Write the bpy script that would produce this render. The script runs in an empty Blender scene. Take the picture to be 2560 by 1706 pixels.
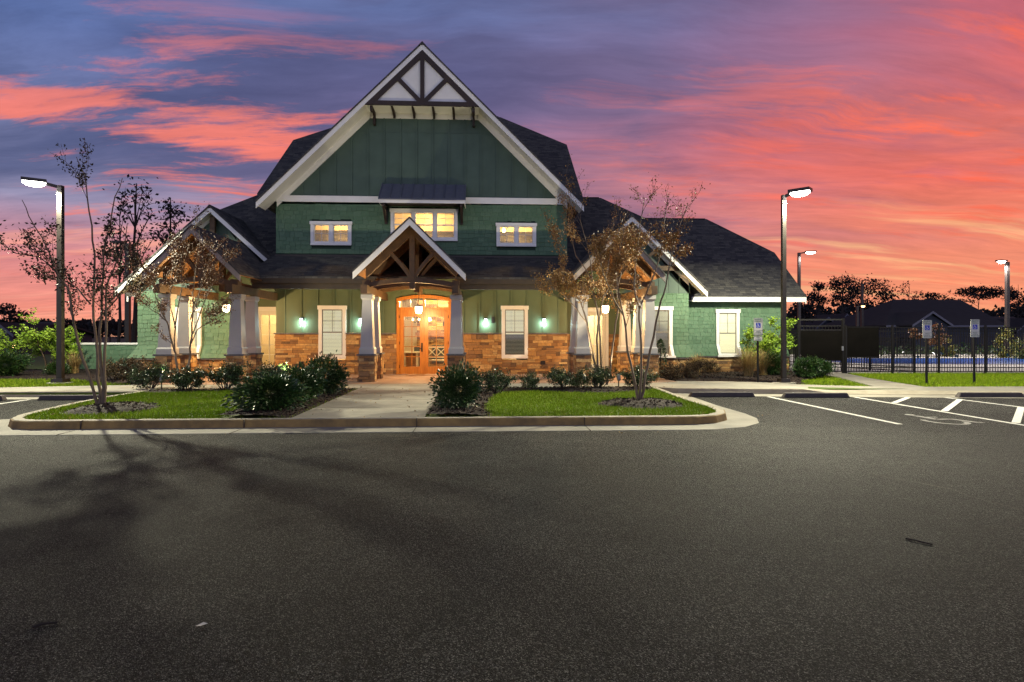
import bpy, bmesh, math, random
import numpy as np
from mathutils import Vector, Matrix
R = math.radians
sc = bpy.context.scene
col = sc.collection
rnd = random.Random(7)

# ------------------------------------------------------------------ camera
cam_d = bpy.data.cameras.new('camera'); cam = bpy.data.objects.new('camera', cam_d); col.objects.link(cam)
cam.location = (0, 0, 1.66); cam.rotation_euler = (R(90), 0, R(-3.0))
cam_d.sensor_width = 36; cam_d.lens = 1500 / 2560 * 36; cam_d.shift_y = -15 / 2560
cam_d.clip_start = .1; cam_d.clip_end = 3000
sc.camera = cam
sc.view_settings.view_transform = 'Standard'
try: sc.view_settings.look = 'None'
except Exception: pass
sc.view_settings.exposure = 0.0; sc.view_settings.gamma = 1.0
sc.cycles.use_denoising = True; sc.cycles.denoiser = 'OPENIMAGEDENOISE'; sc.cycles.denoising_input_passes = 'RGB_ALBEDO_NORMAL'; sc.cycles.denoising_prefilter = 'NONE'
sc.cycles.max_bounces = 6; sc.cycles.transparent_max_bounces = 12
sc.cycles.sample_clamp_indirect = 1.6; sc.cycles.caustics_reflective = False; sc.cycles.caustics_refractive = False
sc.cycles.use_adaptive_sampling = False

# ------------------------------------------------------------------ node helpers
def s2l(r, g, b):
    f = lambda c: (c / 255 / 12.92) if c / 255 <= .04045 else ((c / 255 + .055) / 1.055) ** 2.4
    return (f(r), f(g), f(b), 1)

class NT:
    def __init__(self, tree): self.t = tree; self.n = tree.nodes; self.l = tree.links
    def new(self, typ, **kw):
        n = self.n.new(typ)
        for k, v in kw.items(): setattr(n, k, v)
        return n
    def link(self, a, b): self.l.new(a, b)
    def val(self, sock, v):
        if hasattr(v, 'is_linked') or isinstance(v, bpy.types.NodeSocket): self.l.new(v, sock)
        else: sock.default_value = v
    def math(self, op, a, b=0.0, c=None, clamp=False):
        n = self.new('ShaderNodeMath', operation=op, use_clamp=clamp)
        self.val(n.inputs[0], a); self.val(n.inputs[1], b)
        if c is not None: self.val(n.inputs[2], c)
        return n.outputs[0]
    def mix(self, f, a, b, mode='MIX'):
        n = self.new('ShaderNodeMix', data_type='RGBA', blend_type=mode)
        self.val(n.inputs[0], f); self.val(n.inputs[6], a); self.val(n.inputs[7], b)
        return n.outputs[2]
    def ramp(self, f, stops, interp='LINEAR'):
        n = self.new('ShaderNodeValToRGB'); r = n.color_ramp; r.interpolation = interp
        while len(r.elements) < len(stops): r.elements.new(.5)
        for e, (p, c) in zip(r.elements, stops):
            e.position = p; e.color = c if hasattr(c, '__len__') else (c, c, c, 1)
        self.val(n.inputs[0], f); return n.outputs[0]
    def noise(self, vec, scale, detail=4, rough=.55, dist=0.0):
        n = self.new('ShaderNodeTexNoise'); n.inputs['Scale'].default_value = scale
        n.inputs['Detail'].default_value = detail; n.inputs['Roughness'].default_value = rough
        n.inputs['Distortion'].default_value = dist
        if vec is not None: self.link(vec, n.inputs['Vector'])
        return n.outputs['Fac']
    def mapping(self, vec, scale=(1, 1, 1), loc=(0, 0, 0), rot=(0, 0, 0)):
        n = self.new('ShaderNodeMapping'); self.link(vec, n.inputs[0])
        n.inputs['Location'].default_value = loc; n.inputs['Rotation'].default_value = rot; n.inputs['Scale'].default_value = scale
        return n.outputs[0]

# ------------------------------------------------------------------ sky (after sunset)
world = bpy.data.worlds.new('World'); sc.world = world; world.use_nodes = True
w = NT(world.node_tree); w.n.clear()
tc = w.new('ShaderNodeTexCoord').outputs['Generated']
sx = w.new('ShaderNodeSeparateXYZ'); w.link(tc, sx.inputs[0]); dx, dy, dz = sx.outputs
zc = w.math('MAXIMUM', dz, 0.0)
el = w.math('DIVIDE', zc, .5, clamp=True)                       # 0 horizon .. 1 at 30 degrees
left = w.ramp(el, [(0, s2l(252, 176, 140)), (.07, s2l(246, 150, 130)), (.21, s2l(226, 144, 144)), (.36, s2l(152, 148, 180)),
                   (.58, s2l(116, 128, 174)), (.78, s2l(92, 114, 168)), (1, s2l(96, 122, 176))])
right = w.ramp(el, [(0, s2l(255, 190, 120)), (.08, s2l(252, 158, 118)), (.25, s2l(250, 144, 112)), (.42, s2l(234, 130, 114)),
                    (.60, s2l(202, 114, 116)), (.78, s2l(152, 116, 146)), (1, s2l(112, 118, 162))])
az = w.ramp(w.math('MULTIPLY_ADD', dx, .5, .5), [(.18, 0), (.47, .30), (.62, .62), (.82, 1)], 'EASE')
base = w.mix(az, left, right)
pln = w.math('ADD', zc, .13)
cx = w.math('DIVIDE', dx, pln); cy = w.math('DIVIDE', dy, pln)
cv = w.new('ShaderNodeCombineXYZ'); w.link(cx, cv.inputs[0]); w.link(cy, cv.inputs[1])
cvo = cv.outputs[0]
warp = w.new('ShaderNodeTexNoise'); warp.inputs['Scale'].default_value = .8; warp.inputs['Detail'].default_value = 3
w.link(cvo, warp.inputs['Vector'])
va = w.new('ShaderNodeVectorMath', operation='MULTIPLY_ADD'); w.link(warp.outputs['Color'], va.inputs[0])
va.inputs[1].default_value = (.8, .55, 0); w.link(cvo, va.inputs[2]); wv = va.outputs[0]
# violet grey cloud banks
nb = w.noise(w.mapping(wv, (.42, 1.15, 1), (3.1, 1.7, 0), (0, 0, R(-7))), 1.0, 7, .56)
dark = w.ramp(nb, [(.44, 0), (.63, 1)], 'EASE')
dcol = w.mix(az, s2l(68, 82, 124), s2l(126, 106, 138))
nb2 = w.ramp(w.noise(w.mapping(wv, (1.0, 3.0, 1), (5.1, 8.7, 0), (0, 0, R(-6))), 1.1, 8, .6), [(.48, 0), (.66, .8)])
dark = w.math('MAXIMUM', dark, nb2)
elm = w.ramp(el, [(0, 0), (.22, .08), (.42, .75), (1, .85)])
sky = w.mix(w.math('MULTIPLY', dark, elm), base, dcol)
# glowing pink streaks on the cloud undersides
ns = w.noise(w.mapping(wv, (.85, 2.9, 1), (7.3, 4.4, 0), (0, 0, R(-4))), 1.3, 10, .67)
bl_ = w.ramp(el, [(.50, 0), (.56, .075), (.61, .085), (.67, .0)], 'EASE'); br_ = w.ramp(el, [(.52, 0), (.60, .05), (.66, .0), (.76, .03), (.86, 0)], 'EASE')
ns = w.math('ADD', ns, w.mix(az, bl_, br_))
st = w.ramp(ns, [(.51, 0), (.66, 1)], 'EASE')
band = w.ramp(el, [(.02, .2), (.22, .55), (.38, .95), (.55, 1), (.74, .7), (.93, .0)])
pk = w.mix(az, s2l(238, 130, 120), s2l(255, 118, 90))
midq = w.ramp(w.math('MULTIPLY_ADD', dx, .5, .5), [(.46, 1), (.55, .30), (.68, .45), (.80, 1)])
sky = w.mix(w.math('MULTIPLY', w.math('MULTIPLY', st, midq), band), sky, pk)
ngl = w.noise(w.mapping(wv, (.22, .8, 1), (1.2, 9.1, 0)), 1.0, 4, .5)
azr = w.ramp(w.math('MULTIPLY_ADD', dx, .5, .5), [(.62, 0), (.82, 1)])
glow = w.math('MULTIPLY', w.math('MULTIPLY', azr, w.ramp(el, [(.25, 0), (.55, .85), (.80, .75), (.98, .1)])), w.ramp(ngl, [(.38, .15), (.58, 1)]))
sky = w.mix(glow, sky, s2l(252, 100, 80))
# thin golden streaks low on the right, pale peach ones low on the left
nl = w.noise(w.mapping(wv, (.30, 2.2, 1), (2.3, 5.4, 0)), 1.5, 7, .6)
lowb = w.ramp(el, [(.0, .25), (.12, .8), (.30, .7), (.40, 0)])
lo = w.math('MULTIPLY', w.ramp(nl, [(.50, 0), (.68, 1)], 'EASE'), lowb)
sky = w.mix(lo, sky, w.mix(az, s2l(255, 172, 150), s2l(255, 196, 140)))
# unseen sky behind the camera, brightened bluish to fill the house front
back = w.ramp(w.math('MULTIPLY_ADD', dy, .5, .5), [(.25, 1), (.62, 0)])
sky = w.mix(back, sky, w.mix(el, (1.0, .97, 1.26, 1), (.28, .34, .58, 1)))
tex = w.ramp(w.noise(w.mapping(wv, (.9, 3.4, 1), (4.2, 2.2, 0)), 2.0, 10, .68), [(.30, (.80, .81, .84, 1)), (.70, (1.16, 1.14, 1.12, 1))])
sky = w.mix(1.0, sky, tex, 'MULTIPLY')
# unseen zenith, dimmed so the ground stays darker than the walls
sky = w.mix(w.ramp(dz, [(.50, 0), (.80, 1)]), sky, (.045, .05, .075, 1))
# below the horizon: dark ground
sky = w.mix(w.ramp(w.math('MULTIPLY_ADD', dz, 10, .5), [(.25, 1), (.5, 0)]), sky, (.03, .03, .04, 1))
bg = w.new('ShaderNodeBackground'); w.link(sky, bg.inputs[0]); bg.inputs[1].default_value = 1.0
out = w.new('ShaderNodeOutputWorld'); w.link(bg.outputs[0], out.inputs[0])

# power of the lamps of the place, in one spot for tuning
P_LOT = 21500; P_FAR = 13000; P_SCONCE = 24; P_PEND = 380; P_UP = 200; P_ROOM = 300

# ------------------------------------------------------------------ materials
MATS = {}
def pmat(name, c1, c2=None, rough=.7, nscale=6, bump=0, bscale=40, spec=.5, metal=0, coord='Object', island=None, detail=5, nramp=(.35, .65), emit=None, estr=0, trans=0, stretch=None):
    m = bpy.data.materials.new(name); m.use_nodes = True; t = NT(m.node_tree)
    b = t.n['Principled BSDF']
    b.inputs['Roughness'].default_value = rough; b.inputs['Metallic'].default_value = metal
    b.inputs['Specular IOR Level'].default_value = spec
    tcn = t.new('ShaderNodeTexCoord'); vec = tcn.outputs[coord]
    if stretch: vec = t.mapping(vec, stretch)
    c1 = tuple(c1)[:3] + (1,)
    colr = c1
    if island:
        g = t.new('ShaderNodeNewGeometry')
        colr = t.ramp(g.outputs['Random Per Island'], [(i / len(island), tuple(c)[:3] + (1,)) for i, c in enumerate(island)], 'CONSTANT')
        if c2 is not None:
            colr = t.mix(t.ramp(t.noise(vec, nscale, detail), [(nramp[0], 0), (nramp[1], .6)]), colr, tuple(c2)[:3] + (1,))
    elif c2 is not None:
        colr = t.ramp(t.noise(vec, nscale, detail), [(nramp[0], c1), (nramp[1], tuple(c2)[:3] + (1,))])
    t.val(b.inputs['Base Color'], colr)
    if emit is not None:
        b.inputs['Emission Color'].default_value = tuple(emit)[:3] + (1,); b.inputs['Emission Strength'].default_value = estr
    if trans: b.inputs['Transmission Weight'].default_value = trans
    if bump:
        bn = t.new('ShaderNodeBump'); bn.inputs['Strength'].default_value = bump; bn.inputs['Distance'].default_value = .02
        t.link(t.noise(vec, bscale, 4), bn.inputs['Height']); t.link(bn.outputs[0], b.inputs['Normal'])
    MATS[name] = m; return m

def roof_mat(name, ca, cb, cc):
    m = bpy.data.materials.new(name); m.use_nodes = True; t = NT(m.node_tree); b = t.n['Principled BSDF']
    uv = t.new('ShaderNodeTexCoord').outputs['UV']
    br = t.new('ShaderNodeTexBrick'); t.link(uv, br.inputs['Vector'])
    br.offset = .37; br.squash = .8; br.squash_frequency = 3
    for k, v in dict(Scale=1, Bias=.0).items(): br.inputs[k].default_value = v
    br.inputs['Mortar Size'].default_value = .006; br.inputs['Mortar Smooth'].default_value = .3
    br.inputs['Brick Width'].default_value = .27; br.inputs['Row Height'].default_value = .14
    br.inputs['Color1'].default_value = ca; br.inputs['Color2'].default_value = cb; br.inputs['Mortar'].default_value = (.008, .008, .01, 1)
    n = t.noise(uv, 1.6, 5)
    c = t.mix(t.ramp(n, [(.35, 0), (.7, .65)]), br.outputs['Color'], cc)
    gr = t.noise(uv, 220, 2)
    c = t.mix(.35, c, t.ramp(gr, [(.3, (0, 0, 0, 1)), (.7, (.09, .085, .08, 1))]), 'ADD')
    t.val(b.inputs['Base Color'], c); b.inputs['Roughness'].default_value = .93; b.inputs['Specular IOR Level'].default_value = .2
    sxy = t.new('ShaderNodeSeparateXYZ'); t.link(uv, sxy.inputs[0])
    saw = t.math('SUBTRACT', 1.0, t.math('FRACT', t.math('DIVIDE', sxy.outputs[1], .14)))
    h = t.math('ADD', t.math('MULTIPLY', saw, .8), t.math('MULTIPLY', br.outputs['Fac'], -.6))
    bn = t.new('ShaderNodeBump'); bn.inputs['Strength'].default_value = .7; bn.inputs['Distance'].default_value = .02
    t.link(h, bn.inputs['Height']); t.link(bn.outputs[0], b.inputs['Normal'])
    MATS[name] = m; return m

roof_mat('roof_shingle', (.020, .021, .028, 1), (.100, .095, .086, 1), (.046, .046, .052, 1))
pmat('siding_green', (.044, .080, .060), (.060, .104, .078), rough=.6, nscale=1.4, bump=.06, bscale=60)
pmat('siding_warm_lit', (.066, .098, .052), (.080, .116, .064), rough=.6, nscale=1.4, bump=.06, bscale=60)  # the green siding with the porch's warm light tinted into its colour
pmat('shingle_green', (.085, .21, .12), rough=.75, island=[(.080, .140, .082), (.104, .176, .104), (.118, .194, .118), (.09, .16, .092), (.108, .18, .11)], bump=.25, bscale=70, c2=(.06, .15, .085), nscale=14)
pmat('shingle_backing', (.02, .045, .03), rough=.9)
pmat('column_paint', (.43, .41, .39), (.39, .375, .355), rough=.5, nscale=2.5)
pmat('trim_white', (.82, .81, .78), (.76, .75, .72), rough=.5, nscale=2.5, bump=.03, bscale=25)
pmat('sash_backlit', (.20, .185, .15), rough=.5)  # sash darkened in its colour to read as backlit against the blinds
pmat('soffit_cream', (.82, .81, .75), (.76, .75, .69), rough=.6, nscale=3)
pmat('timber_dark', (.036, .02, .013), (.022, .012, .009), rough=.6, nscale=3, bump=.2, bscale=30, stretch=(1, 1, .2))
pmat('timber', (.095, .050, .018), (.060, .031, .012), rough=.6, nscale=5, bump=.2, bscale=30)
pmat('timber_grey', (.30, .26, .25), (.22, .19, .18), rough=.7, nscale=5, bump=.2, bscale=30)
pmat('ceiling_wood', (.36, .18, .065), (.26, .125, .045), rough=.5, nscale=4, stretch=(6, .5, 6))
pmat('beam_brown', (.05, .034, .02), (.035, .024, .016), rough=.7, nscale=4)
pmat('stone', (.4, .25, .12), rough=.85, island=[(.10, .055, .028), (.46, .245, .075), (.30, .15, .05), (.62, .39, .15), (.19, .095, .04), (.40, .20, .06), (.12, .075, .045), (.54, .31, .10), (.27, .14, .055), (.50, .33, .14), (.36, .18, .055)], c2=(.22, .13, .07), nscale=11, bump=.9, bscale=28)
pmat('mortar', (.06, .045, .035), rough=.95)
pmat('capstone', (.13, .12, .12), (.09, .085, .085), rough=.8, nscale=12, bump=.3)
pmat('door_wood', (.50, .19, .018), (.36, .125, .010), rough=.35, nscale=4, stretch=(5, 5, .6), spec=.5)
pmat('door_white', (.7, .68, .6), rough=.45)
pmat('metal_black', (.008, .007, .007), rough=.55, spec=.3)
pmat('metal_bronze', (.035, .028, .024), (.028, .023, .02), rough=.42, metal=.3)
pmat('metal_roof', (.10, .11, .15), (.085, .095, .13), rough=.5)
pmat('concrete', (.31, .285, .235), (.21, .195, .165), rough=.9, nscale=1.3, bump=.15, bscale=120, detail=9)
pmat('concrete_pale', (.30, .28, .235), (.22, .205, .175), rough=.9, nscale=1.1, bump=.15, bscale=120, detail=9)
pmat('porch_slab', (.30, .18, .12), (.23, .14, .095), rough=.8, nscale=1.5, bump=.1, bscale=120, detail=8)
pmat('kerb', (.34, .22, .075), (.18, .12, .05), rough=.9, nscale=3.5, bump=.25, bscale=80, detail=8)
pmat('kerb_top', (.36, .32, .25), (.27, .235, .18), rough=.9, nscale=3, bump=.2, bscale=80, detail=8)
pmat('mulch', (.026, .013, .008), (.010, .005, .003), rough=.95, nscale=28, bump=1.0, bscale=45)
pmat('mulch_chip', (.05, .027, .018), rough=.9, island=[(.010, .005, .003), (.030, .014, .008), (.018, .008, .005), (.050, .025, .013)])
pmat('soil_grass', (.07, .12, .008), (.045, .07, .008), rough=.95, nscale=9, bump=.5, bscale=60)
pmat('grass_blade', (.05, .13, .01), rough=.8, spec=.15, island=[(.16, .27, .006), (.21, .33, .008), (.19, .30, .006), (.24, .35, .014), (.27, .31, .03)])
pmat('far_grass', (.012, .02, .008), (.02, .026, .012), rough=.95, nscale=.4)
pmat('bark_pale', (.20, .145, .10), (.11, .075, .05), rough=.75, nscale=9, bump=.3, bscale=20, stretch=(1, 1, .25))
pmat('bark_dark', (.03, .024, .02), (.018, .014, .012), rough=.9, nscale=8)
pmat('leaf_autumn', (.2, .09, .02), rough=.6, island=[(.26, .12, .028), (.44, .24, .06), (.34, .16, .036), (.50, .31, .09), (.30, .17, .045), (.24, .15, .05)])
pmat('leaf_bronze', (.1, .045, .02), rough=.6, island=[(.09, .042, .018), (.19, .085, .030), (.13, .058, .022), (.24, .12, .04)])
pmat('leaf_dusk', (.03, .025, .012), rough=.7, island=[(.02, .016, .008), (.04, .032, .013), (.03, .026, .012), (.055, .04, .016)])
pmat('leaf_holly', (.03, .075, .02), rough=.34, spec=.5, island=[(.018, .05, .012), (.03, .075, .018), (.042, .095, .022), (.024, .06, .016), (.06, .085, .025)])
pmat('leaf_lime', (.14, .26, .02), rough=.55, island=[(.16, .28, .016), (.26, .42, .03), (.32, .48, .045), (.20, .33, .02)])
pmat('leaf_russet', (.08, .05, .02), rough=.7, island=[(.05, .032, .012), (.085, .05, .018), (.06, .045, .014), (.11, .06, .02)])
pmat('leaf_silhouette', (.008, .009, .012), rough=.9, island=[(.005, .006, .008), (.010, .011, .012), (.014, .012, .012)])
pmat('leaf_orange', (.3, .1, .02), rough=.6, island=[(.20, .065, .012), (.32, .11, .02), (.24, .14, .02)])
pmat('leaf_yellow', (.3, .24, .02), rough=.6, island=[(.18, .17, .015), (.30, .25, .02), (.11, .14, .015)])
pmat('dry_grass', (.26, .17, .06), rough=.7, island=[(.30, .20, .07), (.50, .35, .15), (.22, .20, .06), (.38, .27, .10)])
pmat('paint_white', (.66, .65, .62), (.42, .41, .39), rough=.8, nscale=14, nramp=(.3, .72), detail=8)
pmat('paint_worn', (.30, .29, .28), (.13, .125, .12), rough=.85, nscale=16, detail=8)
pmat('paint_yellow', (.60, .36, .05), (.5, .3, .05), rough=.8, nscale=8)
pmat('rubber_stop', (.07, .058, .056), (.05, .042, .042), rough=.8, nscale=9, bump=.2)
pmat('sign_face', (.62, .60, .56), (.55, .53, .5), rough=.4, nscale=3)
pmat('sign_green', (.02, .09, .05), rough=.5)
pmat('sign_black', (.012, .012, .012), rough=.5)
pmat('sign_blue', (.008, .025, .42), rough=.4)
pmat('sign_red', (.35, .02, .02), rough=.5)
pmat('steel', (.35, .35, .34), rough=.4, metal=.8)
pmat('lot_lens', (.9, .9, .9), emit=(1, .98, .90), estr=40)
pmat('far_lens', (.9, .9, .9), emit=(1, .93, .95), estr=40)
pmat('amber_lens', (.9, .8, .6), emit=(1, .55, .2), estr=14)
pmat('sconce_glass', (.9, .95, .9), emit=(.75, 1.0, .98), estr=9)
pmat('pendant_glass', (.95, .9, .85), emit=(1, .72, .42), estr=16)
pmat('bulb_glow', (1, .9, .7), emit=(1, .72, .34), estr=30)
pmat('blind_lit', (.75, .7, .55), emit=(1, .88, .54), estr=.68, rough=.6)
pmat('blind_dim', (.55, .5, .38), emit=(1, .80, .46), estr=.16, rough=.6)
pmat('blind_back', (.28, .25, .18), emit=(1, .80, .45), estr=.22, rough=.7)
pmat('blind_back_dim', (.08, .07, .05), emit=(1, .80, .45), estr=.035, rough=.7)
pmat('room_cream', (.72, .60, .40), (.68, .56, .37), rough=.7, nscale=2)
pmat('room_floor', (.25, .13, .06), (.18, .09, .04), rough=.4, nscale=3, stretch=(1, 6, 1))
pmat('furniture_cream', (.72, .64, .48), rough=.5)
pmat('furniture_brown', (.30, .14, .05), (.2, .09, .03), rough=.5, nscale=5)
pmat('charcoal', (.03, .033, .036), rough=.7)
pmat('pool_water', (.05, .20, .75), (.04, .17, .68), rough=.12, nscale=1, bump=.1, bscale=3)
pmat('pool_deck', (.70, .66, .54), (.62, .57, .46), rough=.85, nscale=.6)
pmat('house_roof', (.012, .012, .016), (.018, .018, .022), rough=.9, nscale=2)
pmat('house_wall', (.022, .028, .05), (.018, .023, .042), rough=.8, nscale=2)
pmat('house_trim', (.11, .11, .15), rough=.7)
pmat('leaf_litter', (.3, .2, .08), rough=.8, island=[(.34, .2, .07), (.25, .15, .06), (.42, .28, .12)])
pmat('screen_dark', (.004, .0035, .003), (.006, .005, .0045), rough=.9, nscale=2, spec=.08)
pmat('dish', (.25, .25, .28), rough=.5)

def asphalt():
    m = bpy.data.materials.new('asphalt'); m.use_nodes = True; t = NT(m.node_tree); b = t.n['Principled BSDF']
    v = t.new('ShaderNodeTexCoord').outputs['Object']
    def vor(scale):
        vo = t.new('ShaderNodeTexVoronoi'); vo.inputs['Scale'].default_value = scale; t.link(v, vo.inputs['Vector'])
        sp = t.new('ShaderNodeSeparateColor'); t.link(vo.outputs['Color'], sp.inputs[0]); return vo, sp.outputs[0]
    v1, r1 = vor(175); v2, r2 = vor(105)
    st = t.ramp(r1, [(0, (.0065, .0066, .0066, 1)), (.42, (.019, .0192, .0192, 1)), (.72, (.043, .0435, .0435, 1)), (.88, (.12, .12, .116, 1)), (1, (.36, .36, .34, 1))])
    gl = t.ramp(r2, [(.90, 0), (.93, .55), (1, 1)])
    c = t.mix(t.math('MULTIPLY', gl, .9), st, (.17, .17, .16, 1))
    dk = t.ramp(r2, [(0, .75), (.14, .4), (.2, 0)])
    c = t.mix(dk, c, (.010, .0095, .008, 1))
    big = t.noise(v, .30, 6, .62); mid_ = t.noise(v, 2.2, 5, .6)
    c = t.mix(1.0, c, t.ramp(big, [(.32, (.48, .48, .49, 1)), (.68, (.97, .96, .94, 1))]), 'MULTIPLY')
    c = t.mix(1.0, c, t.ramp(mid_, [(.32, (.80, .80, .81, 1)), (.68, (1.14, 1.14, 1.12, 1))]), 'MULTIPLY')
    tr = t.noise(t.mapping(v, (.11, .95, 1), (0, 0, 0), (0, 0, R(6))), 1.0, 4, .55)     # faint wheel tracks along the lane
    c = t.mix(t.ramp(tr, [(.54, 0), (.66, .22)]), c, (.018, .017, .015, 1))
    t.val(b.inputs['Base Color'], c); b.inputs['Roughness'].default_value = .85; b.inputs['Specular IOR Level'].default_value = .12
    bn = t.new('ShaderNodeBump'); bn.inputs['Strength'].default_value = 1.0; bn.inputs['Distance'].default_value = .010
    t.link(t.math('ADD', v1.outputs['Distance'], t.math('MULTIPLY', v2.outputs['Distance'], 1.2)), bn.inputs['Height']); t.link(bn.outputs[0], b.inputs['Normal'])
    MATS['asphalt'] = m
asphalt()

def glass():
    m = bpy.data.materials.new('window_glass'); m.use_nodes = True; t = NT(m.node_tree); t.n.clear()
    a = t.new('ShaderNodeBsdfTransparent'); a.inputs[0].default_value = (.93, .95, .94, 1)
    g = t.new('ShaderNodeBsdfGlossy'); g.inputs['Roughness'].default_value = .03; g.inputs[0].default_value = (.9, .9, .9, 1)
    f = t.new('ShaderNodeFresnel'); f.inputs[0].default_value = 1.45
    mx = t.new('ShaderNodeMixShader'); t.link(f.outputs[0], mx.inputs[0]); t.link(a.outputs[0], mx.inputs[1]); t.link(g.outputs[0], mx.inputs[2])
    o = t.new('ShaderNodeOutputMaterial'); t.link(mx.outputs[0], o.inputs[0]); MATS['window_glass'] = m
glass()

# ------------------------------------------------------------------ mesh helpers
OFF = {}
def V(*a): return Vector(a)
def link(o, parent=None):
    col.objects.link(o)
    if parent is not None: o.parent = parent
    OFF[o.name] = OFF.get(parent.name, Vector()) if parent is not None else Vector()
    return o
def tag(o, label=None, cat=None, group=None, kind=None):
    if label: o['label'] = label
    if cat: o['category'] = cat
    if group: o['group'] = group
    if kind: o['kind'] = kind
    return o
def thing(name, label, cat, loc=(0, 0, 0), group=None):
    o = bpy.data.objects.new(name, None); o.empty_display_size = .2
    col.objects.link(o); o.location = loc; OFF[o.name] = Vector(loc)
    return tag(o, label, cat, group)
def copy_tree(o, parent=None):
    c = o.copy(); col.objects.link(c)
    if parent is not None: c.parent = parent
    for ch in list(o.children): copy_tree(ch, c)
    return c

class MB:
    def __init__(s): s.v = []; s.f = []
    def add(s, vs, fs):
        n = len(s.v); s.v += [tuple(p) for p in vs]; s.f += [tuple(i + n for i in f) for f in fs]; return s
    def box(s, x0, x1, y0, y1, z0, z1):
        return s.add([(x0, y0, z0), (x1, y0, z0), (x1, y1, z0), (x0, y1, z0), (x0, y0, z1), (x1, y0, z1), (x1, y1, z1), (x0, y1, z1)],
                     [(3, 2, 1, 0), (4, 5, 6, 7), (0, 1, 5, 4), (1, 2, 6, 5), (2, 3, 7, 6), (3, 0, 4, 7)])
    def hexa(s, p):   # 8 points: bottom 4 ccw, top 4 ccw
        return s.add(p, [(3, 2, 1, 0), (4, 5, 6, 7), (0, 1, 5, 4), (1, 2, 6, 5), (2, 3, 7, 6), (3, 0, 4, 7)])
    def taper(s, cx, cy, z0, z1, w0, w1):
        a, b = w0 / 2, w1 / 2
        return s.hexa([(cx - a, cy - a, z0), (cx + a, cy - a, z0), (cx + a, cy + a, z0), (cx - a, cy + a, z0),
                       (cx - b, cy - b, z1), (cx + b, cy - b, z1), (cx + b, cy + b, z1), (cx - b, cy + b, z1)])
    def prism(s, poly, y0, y1):          # poly in (x, z), extruded along y
        n = len(poly); vs = [(x, y0, z) for x, z in poly] + [(x, y1, z) for x, z in poly]
        ar = sum(poly[i][0] * poly[(i + 1) % n][1] - poly[(i + 1) % n][0] * poly[i][1] for i in range(n))
        fr = list(range(n)); bk = list(range(2 * n - 1, n - 1, -1))
        sd = [(i, i + n, (i + 1) % n + n, (i + 1) % n) for i in range(n)]
        fs = [tuple(fr), tuple(bk)] + sd
        if ar < 0: fs = [tuple(reversed(f)) for f in fs]
        return s.add(vs, fs)
    def slab(s, poly, t, vert=True):     # 3-D polygon (any plane) thickened downwards by t
        n = len(poly); P = [Vector(p) for p in poly]
        nr = Vector((0, 0, 0))
        for i in range(n):
            a, b = P[i], P[(i + 1) % n]; nr += a.cross(b)
        if nr.z < 0: P.reverse()
        d = Vector((0, 0, -t)); vs = P + [p + d for p in P]
        fs = [tuple(range(n)), tuple(range(2 * n - 1, n - 1, -1))] + [(i + n, (i + 1) % n + n, (i + 1) % n, i) for i in range(n)]
        return s.add(vs, fs)
    def bar(s, a, b, w, h, up=(0, 0, 1)):   # rectangular bar from a to b
        a, b = Vector(a), Vector(b); d = (b - a).normalized(); up = Vector(up)
        sd = d.cross(up)
        if sd.length < 1e-4: sd = d.cross(Vector((1, 0, 0)))
        sd.normalize(); u = sd.cross(d).normalized(); x, y = sd * w / 2, u * h / 2
        return s.hexa([a - x - y, a + x - y, b + x - y, b - x - y, a - x + y, a + x + y, b + x + y, b - x + y])
    def tube(s, pts, rad, k=6, cap=True):
        pts = [Vector(p) for p in pts]; n0 = len(s.v); rings = []
        for i, p in enumerate(pts):
            d = (pts[min(i + 1, len(pts) - 1)] - pts[max(i - 1, 0)])
            d = d.normalized() if d.length > 1e-9 else Vector((0, 0, 1))
            x = d.cross(Vector((.31, .95, .03)));
            if x.length < 1e-3: x = d.cross(Vector((1, 0, 0)))
            x.normalize(); y = d.cross(x); r = rad[i] if hasattr(rad, '__len__') else rad
            s.v += [tuple(p + (x * math.cos(2 * math.pi * j / k) + y * math.sin(2 * math.pi * j / k)) * r) for j in range(k)]
        for i in range(len(pts) - 1):
            for j in range(k):
                a = n0 + i * k + j; b = n0 + i * k + (j + 1) % k
                s.f.append((a, b, b + k, a + k))
        if cap:
            s.f.append(tuple(n0 + j for j in reversed(range(k)))); e = n0 + (len(pts) - 1) * k
            s.f.append(tuple(e + j for j in range(k)))
        return s
    def lathe(s, cx, cy, prof, k=16):       # prof [(r, z)]
        n0 = len(s.v)
        for r, z in prof: s.v += [(cx + r * math.cos(2 * math.pi * j / k), cy + r * math.sin(2 * math.pi * j / k), z) for j in range(k)]
        for i in range(len(prof) - 1):
            for j in range(k):
                a = n0 + i * k + j; b = n0 + i * k + (j + 1) % k; s.f.append((a, b, b + k, a + k))
        s.f.append(tuple(n0 + j for j in reversed(range(k)))); e = n0 + (len(prof) - 1) * k; s.f.append(tuple(e + j for j in range(k)))
        return s
    def flat(s, poly, z):                   # horizontal polygon facing up, poly [(x, y)]
        n = len(poly); ar = sum(poly[i][0] * poly[(i + 1) % n][1] - poly[(i + 1) % n][0] * poly[i][1] for i in range(n))
        if ar < 0: poly = list(reversed(poly))
        return s.add([(x, y, z) for x, y in poly], [tuple(range(n))])
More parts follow.
